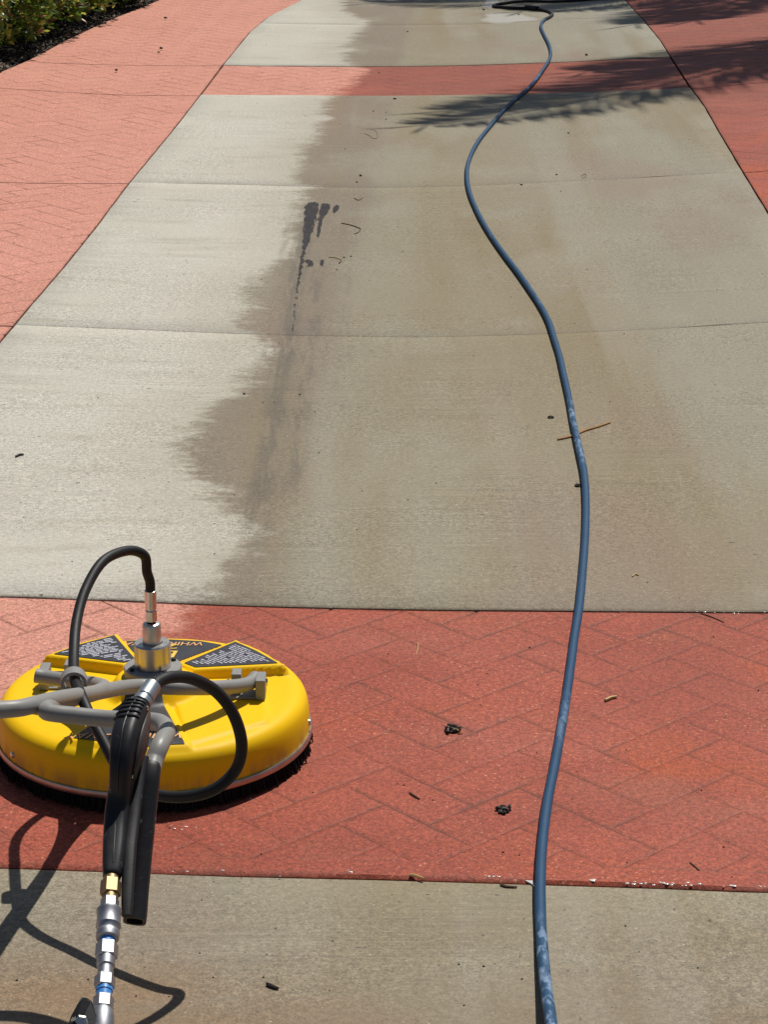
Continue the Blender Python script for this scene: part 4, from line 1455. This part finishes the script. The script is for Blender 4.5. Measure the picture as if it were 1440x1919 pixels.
flecks([(1130, 1141, 22, 1.2, 34, .0026), (1215, 1143, 20, 1.0, 26, .0022), (1300, 1145, 30, 1.2, 26, .0022), (1400, 1147, 25, 1.0, 20, .0020), (1225, 1141, 3, 1, 7, .004),
        (925, 1139, 10, 1, 7, .002), (650, 1131, 60, 2.5, 18, .0018), (480, 1130, 30, 2, 18, .0018), (1114, 1648, 7, 4, 14, .0034), (1245, 1654, 30, 1.8, 34, .0028), (1300, 1658, 14, 1.5, 12, .0026), (1375, 1659, 10, 1.5, 9, .0026),
        (1425, 1661, 12, 1.5, 14, .0026), (655, 1632, 6, 2, 7, .0025), (945, 1643, 22, 1.2, 10, .0022), (350, 1552, 10, 4, 12, .0022), (330, 1508, 12, 1.5, 10, .002), (420, 1498, 26, 2, 12, .0018), (350, 1632, 20, 1.5, 8, .0022),
        (1070, 107, 26, 1.2, 26, .005), (935, 34, 14, 6, 10, .003), (1000, 122, 60, 2, 10, .003), (845, 124, 40, 1, 8, .003), (800, 46, 40, 1, 10, .003)], 12)
# thin standing water at the far end of the hose
def make_film():
    t = NT('standing_water')
    nt = t.t
    tr = nt.nodes.new('ShaderNodeBsdfTransparent')
    tr.inputs[0].default_value = (.97, .97, .96, 1)
    gl = nt.nodes.new('ShaderNodeBsdfGlossy')
    gl.inputs['Roughness'].default_value = 0.40
    fr = nt.nodes.new('ShaderNodeFresnel')
    fr.inputs['IOR'].default_value = 1.33
    mx = nt.nodes.new('ShaderNodeMixShader')
    nt.links.new(t.m('MULTIPLY', fr.outputs[0], t.step(.30, .75, t.m('MULTIPLY', t.attr('edge'), t.m('ADD', t.noise(7.0, 5.0, .7, (1, .35, 1)), .30)), 0.0, .7)), mx.inputs[0])
    nt.links.new(tr.outputs[0], mx.inputs[1]); nt.links.new(gl.outputs[0], mx.inputs[2])
    nt.links.new(mx.outputs[0], nt.nodes['Material Output'].inputs[0])
    return t.mat
M_FILM = make_film()
def puddle(px, py, rx, ry):
    V, F, E = [gnd(px, py, LIFT_1 + .0015)], [], [1.0]
    for j, q in enumerate((.35, .7, 1.0)):
        for k in range(28):
            a = k * math.pi / 14
            w_ = q * (1 + .18 * math.sin(3 * a + px) + .1 * math.sin(5 * a))
            V.append(gnd(px + rx * w_ * math.cos(a), py + ry * w_ * math.sin(a), LIFT_1 + .0015))
            E.append((.95, .7, 0)[j])
    for k in range(28):
        F.append((0, 1 + (k + 1) % 28, 1 + k))
        for j in range(2):
            a, b = 1 + j * 28 + k, 1 + j * 28 + (k + 1) % 28
            F.append((a, b, b + 28, a + 28))
    o = mk('puddle', V, F, M_FILM, kind='structure')
    add_attr(o, 'edge', E)
puddle(950, 34, 66, 13)
puddle(924, 8, 26, 11)
# white wedge on the slab beside the hose, a painted reflection
pp = [gnd(*q, LIFT_N + .0012) for q in ((935, 1645.5), (978, 1646.5), (999, 1649), (1003, 1663), (996, 1657), (984, 1651))]
V = [p for p in pp] + [p + Vector((0, 0, .0016)) for p in inset([(p.x, p.y) for p in pp][::-1], .0)[::-1] and pp]
F = [tuple(range(len(pp), 2 * len(pp)))[::-1]] + [(i, (i + 1) % len(pp), len(pp) + (i + 1) % len(pp), len(pp) + i) for i in range(len(pp))]
tag(mk('glint_patch', V, F, M_GLINT), 'small white wedge painted as a reflection on the slab edge beside the blue hose', 'painted reflection')

# ------------------------------------------------------------------ litter: twigs, seeds, clumps
M_TWO = simple('twig_orange', (0.40, 0.20, 0.06), 0.7)
M_TWB = simple('twig_brown', (0.10, 0.05, 0.025), 0.8)
M_TWT = simple('twig_tan', (0.50, 0.33, 0.13), 0.7)
M_SEED = simple('dark_seed', (0.022, 0.015, 0.010), 0.6)
def lift_at(py): return LIFT_N if py > 1655 else LIFT_B if py > 1146 else LIFT_1
def twig(pxs, r, mat, label, name='twig', cat='twig', extra=0.0, taper=True, group=None):
    pts = [gnd(a, b, lift_at(b) + r * .9 + extra) for a, b in pxs]
    path = spline(pts, 5) if len(pts) > 1 else pts
    n_ = len(path)
    rr = [r * (1 - .6 * abs(i / (n_ - 1) - .35)) if taper else r for i in range(n_)]
    return tag(tube(name, path, rr, mat, None, 6), label, cat, group)
twig([(1046, 823), (1072, 817), (1098, 806), (1122, 799), (1145, 791)], .0034, M_TWO, 'long orange twig lying crosswise under the blue hose')
twig([(1135, 1312), (1146, 1307), (1157, 1305)], .0036, M_TWT, 'short pale orange splinter on the red paving right of the hose', 'splinter', 'splinter')
twig([(768, 1485), (777, 1491), (787, 1497)], .0020, M_TWB, 'short dark brown twig on the red paving between the cleaner and the hose')
twig([(783, 1204), (784, 1214), (780, 1227)], .0011, M_TWT, 'thin curved pale stem on the red paving below the big slab')
twig([(768, 1639), (780, 1641), (795, 1646)], .0024, M_TWT, 'tan twig lying across the front edge of the red band')
twig([(938, 1657), (950, 1661), (970, 1662)], .0022, M_TWB, 'dark twig on the front slab just left of the hose')
twig([(1313, 1149), (1335, 1156), (1358, 1166)], .0014, M_TWB, 'thin brown twig at the right end of the red band under the slab edge')
twig([(1294, 1616), (1303, 1623), (1312, 1631)], .0013, M_TWB, 'thin dark twig near the front edge of the red band at the right')
twig([(500, 1843), (510, 1848), (522, 1852)], .0030, M_SEED, 'dark sliver of bark on the front slab right of the coupler shadow', 'bark_sliver', 'bark')
twig([(29, 855), (36, 852), (44, 851)], .0034, M_SEED, 'dark leaf scrap alone on the dry slab at the left', 'leaf_scrap', 'leaf')
twig([(640, 418), (655, 421), (668, 425), (676, 429), (672, 435), (664, 438)], .0020, M_TWB, 'hooked brown seed stalk beside the tar smears')
twig([(616, 482), (630, 483), (640, 487)], .0018, M_TWT, 'pale broken stem below the tar smears')
twig([(683, 250), (692, 254), (699, 259), (708, 258), (705, 246), (694, 242)], .0011, M_TWB, 'curled thin stem on the damp slab in front of the far red band')
twig([(1090, 330), (1097, 326), (1099, 331), (1092, 334)], .0013, M_TWB, 'small curled tendril on the slab joint right of the hose')
twig([(1186, 1080), (1192, 1076), (1198, 1078)], .0018, M_TWT, 'tiny pale stalk on the big slab right of the hose')
twig([(664, 371), (672, 375), (681, 370)], .0016, M_TWB, 'forked bit of stalk above the hooked seed stalk')
twig([(636, 493), (640, 488)], .0024, M_SEED, 'tiny black splinter touching the pale broken stem', 'splinter', 'splinter')

def clump(px, py, size, seed, label, stalk=None):
    rnd = random.Random(seed)
    c = gnd(px, py, lift_at(py))
    root = empty('debris_clump', tuple(c), label=label, cat='debris')
    V, F = [], []
    for _ in range(60):
        o_ = c + Vector((rnd.gauss(0, size * .46), rnd.gauss(0, size * .40), abs(rnd.gauss(size * .15, size * .2))))
        a = rnd.uniform(0, 6.28)
        d_ = Vector((math.cos(a), math.sin(a), rnd.uniform(-.6, .6))).normalized()
        bn = Vector((rnd.gauss(0, 1), rnd.gauss(0, 1), rnd.gauss(0, 1))) * size * .2
        L = size * rnd.uniform(.12, .38)
        q = [o_ - d_ * L, o_ + bn, o_ + d_ * L]
        for p in q: p.z = max(p.z, c.z + .001)
        v, f = tube_geo(spline(q, 3), rnd.uniform(.0012, .0030), 5, True, len(V))
        V += v; F += f
    mk('blossom_bits', V, F, M_SEED, root)
    if stalk:
        p = [c + Vector((0, 0, .004)), gnd(*stalk, lift_at(py) + .002)]
        tube('stalk', [p[0], (p[0] + p[1]) / 2 + Vector((0, 0, .002)), p[1]], .0014, M_TWT, root, 6)
clump(849, 1369, .0135, 3, 'shrivelled black blossom clump with a pale stalk in the middle of the red band', (867, 1374))
clump(943, 1520, .0105, 4, 'smaller curled black clump close to the hose on the red band')
clump(1085, 911, .0075, 6, 'black crumb pressed against the left side of the blue hose')
clump(1033, 783, .0060, 8, 'black crumb left of the orange twig')

seeds = [(676, 330, .0075, 'largest dark seed in the row above the slab joint'), (669, 342, .005, 'dark seed just below the largest seed'), (700, 209, .005, 'oval dark seed near the far red band'),
         (724, 211, .0040, 'dark round seed right of the oval one'), (724, 224, .0040, 'dark round seed below its twin near the far band'), (647, 280, .0036, 'lone dark speck of seed on the damp slab'),
         (458, 739, .0046, 'dark seed at the edge of the damp patch'), (562, 740, .0038, 'dark seed inside the damp patch'), (978, 347, .0055, 'dark seed on the joint just right of the hose'),
         (1044, 328, .0050, 'dark seed farther along the joint'), (1066, 250, .0055, 'dark seed under the palm frond shadow'), (1100, 104, .011, 'dark leaf lump by the bright water on the far joint'),
         (907, 19, .010, 'dark speck beside the far end of the hose'), (973, 28, .007, 'dark speck in front of the hose coupling'), (645, 483, .004, 'dark seed by the pale stem'), (658, 481, .0045, 'dark seed right of the pale stem'),
         (632, 506, .0035, 'tiny seed below the pale stem'), (310, 35, .013, 'dark leaf bit high on the dry red lane'), (302, 92, .013, 'upper of a pair of dark bits on the dry red lane'), (297, 99, .009, 'lower of a pair of dark bits on the dry red lane'),
         (218, 133, .013, 'dark flake on the dry red lane above the cross joint'), (740, 186, .008, 'dark flake below the edge of the far red band'), (711, 137, .006, 'dark seed on the far red band'), (764, 60, .007, 'dark seed on the far slab')]
for (a, b, r, lb) in seeds:
    c = gnd(a, b, lift_at(b))
    an = random.uniform(0, 3.1)
    V, F = [], []
    for i in range(1, 6):
        th = math.pi * i / 6
        for k in range(8):
            ph = 2 * math.pi * k / 8
            x_, y_, z_ = r * math.sin(th) * math.cos(ph), r * .62 * math.sin(th) * math.sin(ph), r * .5 * math.cos(th)
            q = 1 + .18 * math.sin(3 * ph + a)
            V.append((c.x + (x_ * math.cos(an) - y_ * math.sin(an)) * q, c.y + (x_ * math.sin(an) + y_ * math.cos(an)) * q, c.z + r * .48 + z_))
    for i in range(4):
        for k in range(8):
            F.append((i * 8 + k, (i + 1) * 8 + k, (i + 1) * 8 + (k + 1) % 8, i * 8 + (k + 1) % 8))
    F.append(tuple(range(8)))
    F.append(tuple(32 + k for k in reversed(range(8))))
    tag(mk('seed', V, F, M_SEED, smooth=True), lb, 'seed')

# grit nobody could count, pale and dark grains scattered over the drive
rnd = random.Random(99)
for nm, mt, n_ in (('pale_grit', simple('pale_grit', (0.62, 0.58, 0.50), 0.6), 300), ('dark_grit', M_SEED, 260)):
    V, F = [], []
    for _ in range(n_):
        px, py = rnd.uniform(-40, 1480), 10 + 1880 * rnd.random() ** 1.25
        c = gnd(px, py, lift_at(py))
        if math.hypot(c.x - CX, c.y - CY) < .29 or c.x < XO(c.y) + .05: continue
        r = rnd.uniform(.0008, .0020) * (1 + c.y * .06)
        b = len(V)
        rot = rnd.uniform(0, 3)
        for k in range(4):
            a = rot + k * math.pi / 2
            V.append((c.x + r * math.cos(a) * rnd.uniform(.6, 1.3), c.y + r * math.sin(a) * rnd.uniform(.6, 1.3), c.z + .0002))
        V.append((c.x, c.y, c.z + r * 1.1))
        for k in range(4): F.append((b + k, b + (k + 1) % 4, b + 4))
    mk(nm, V, F, mt, kind='stuff')
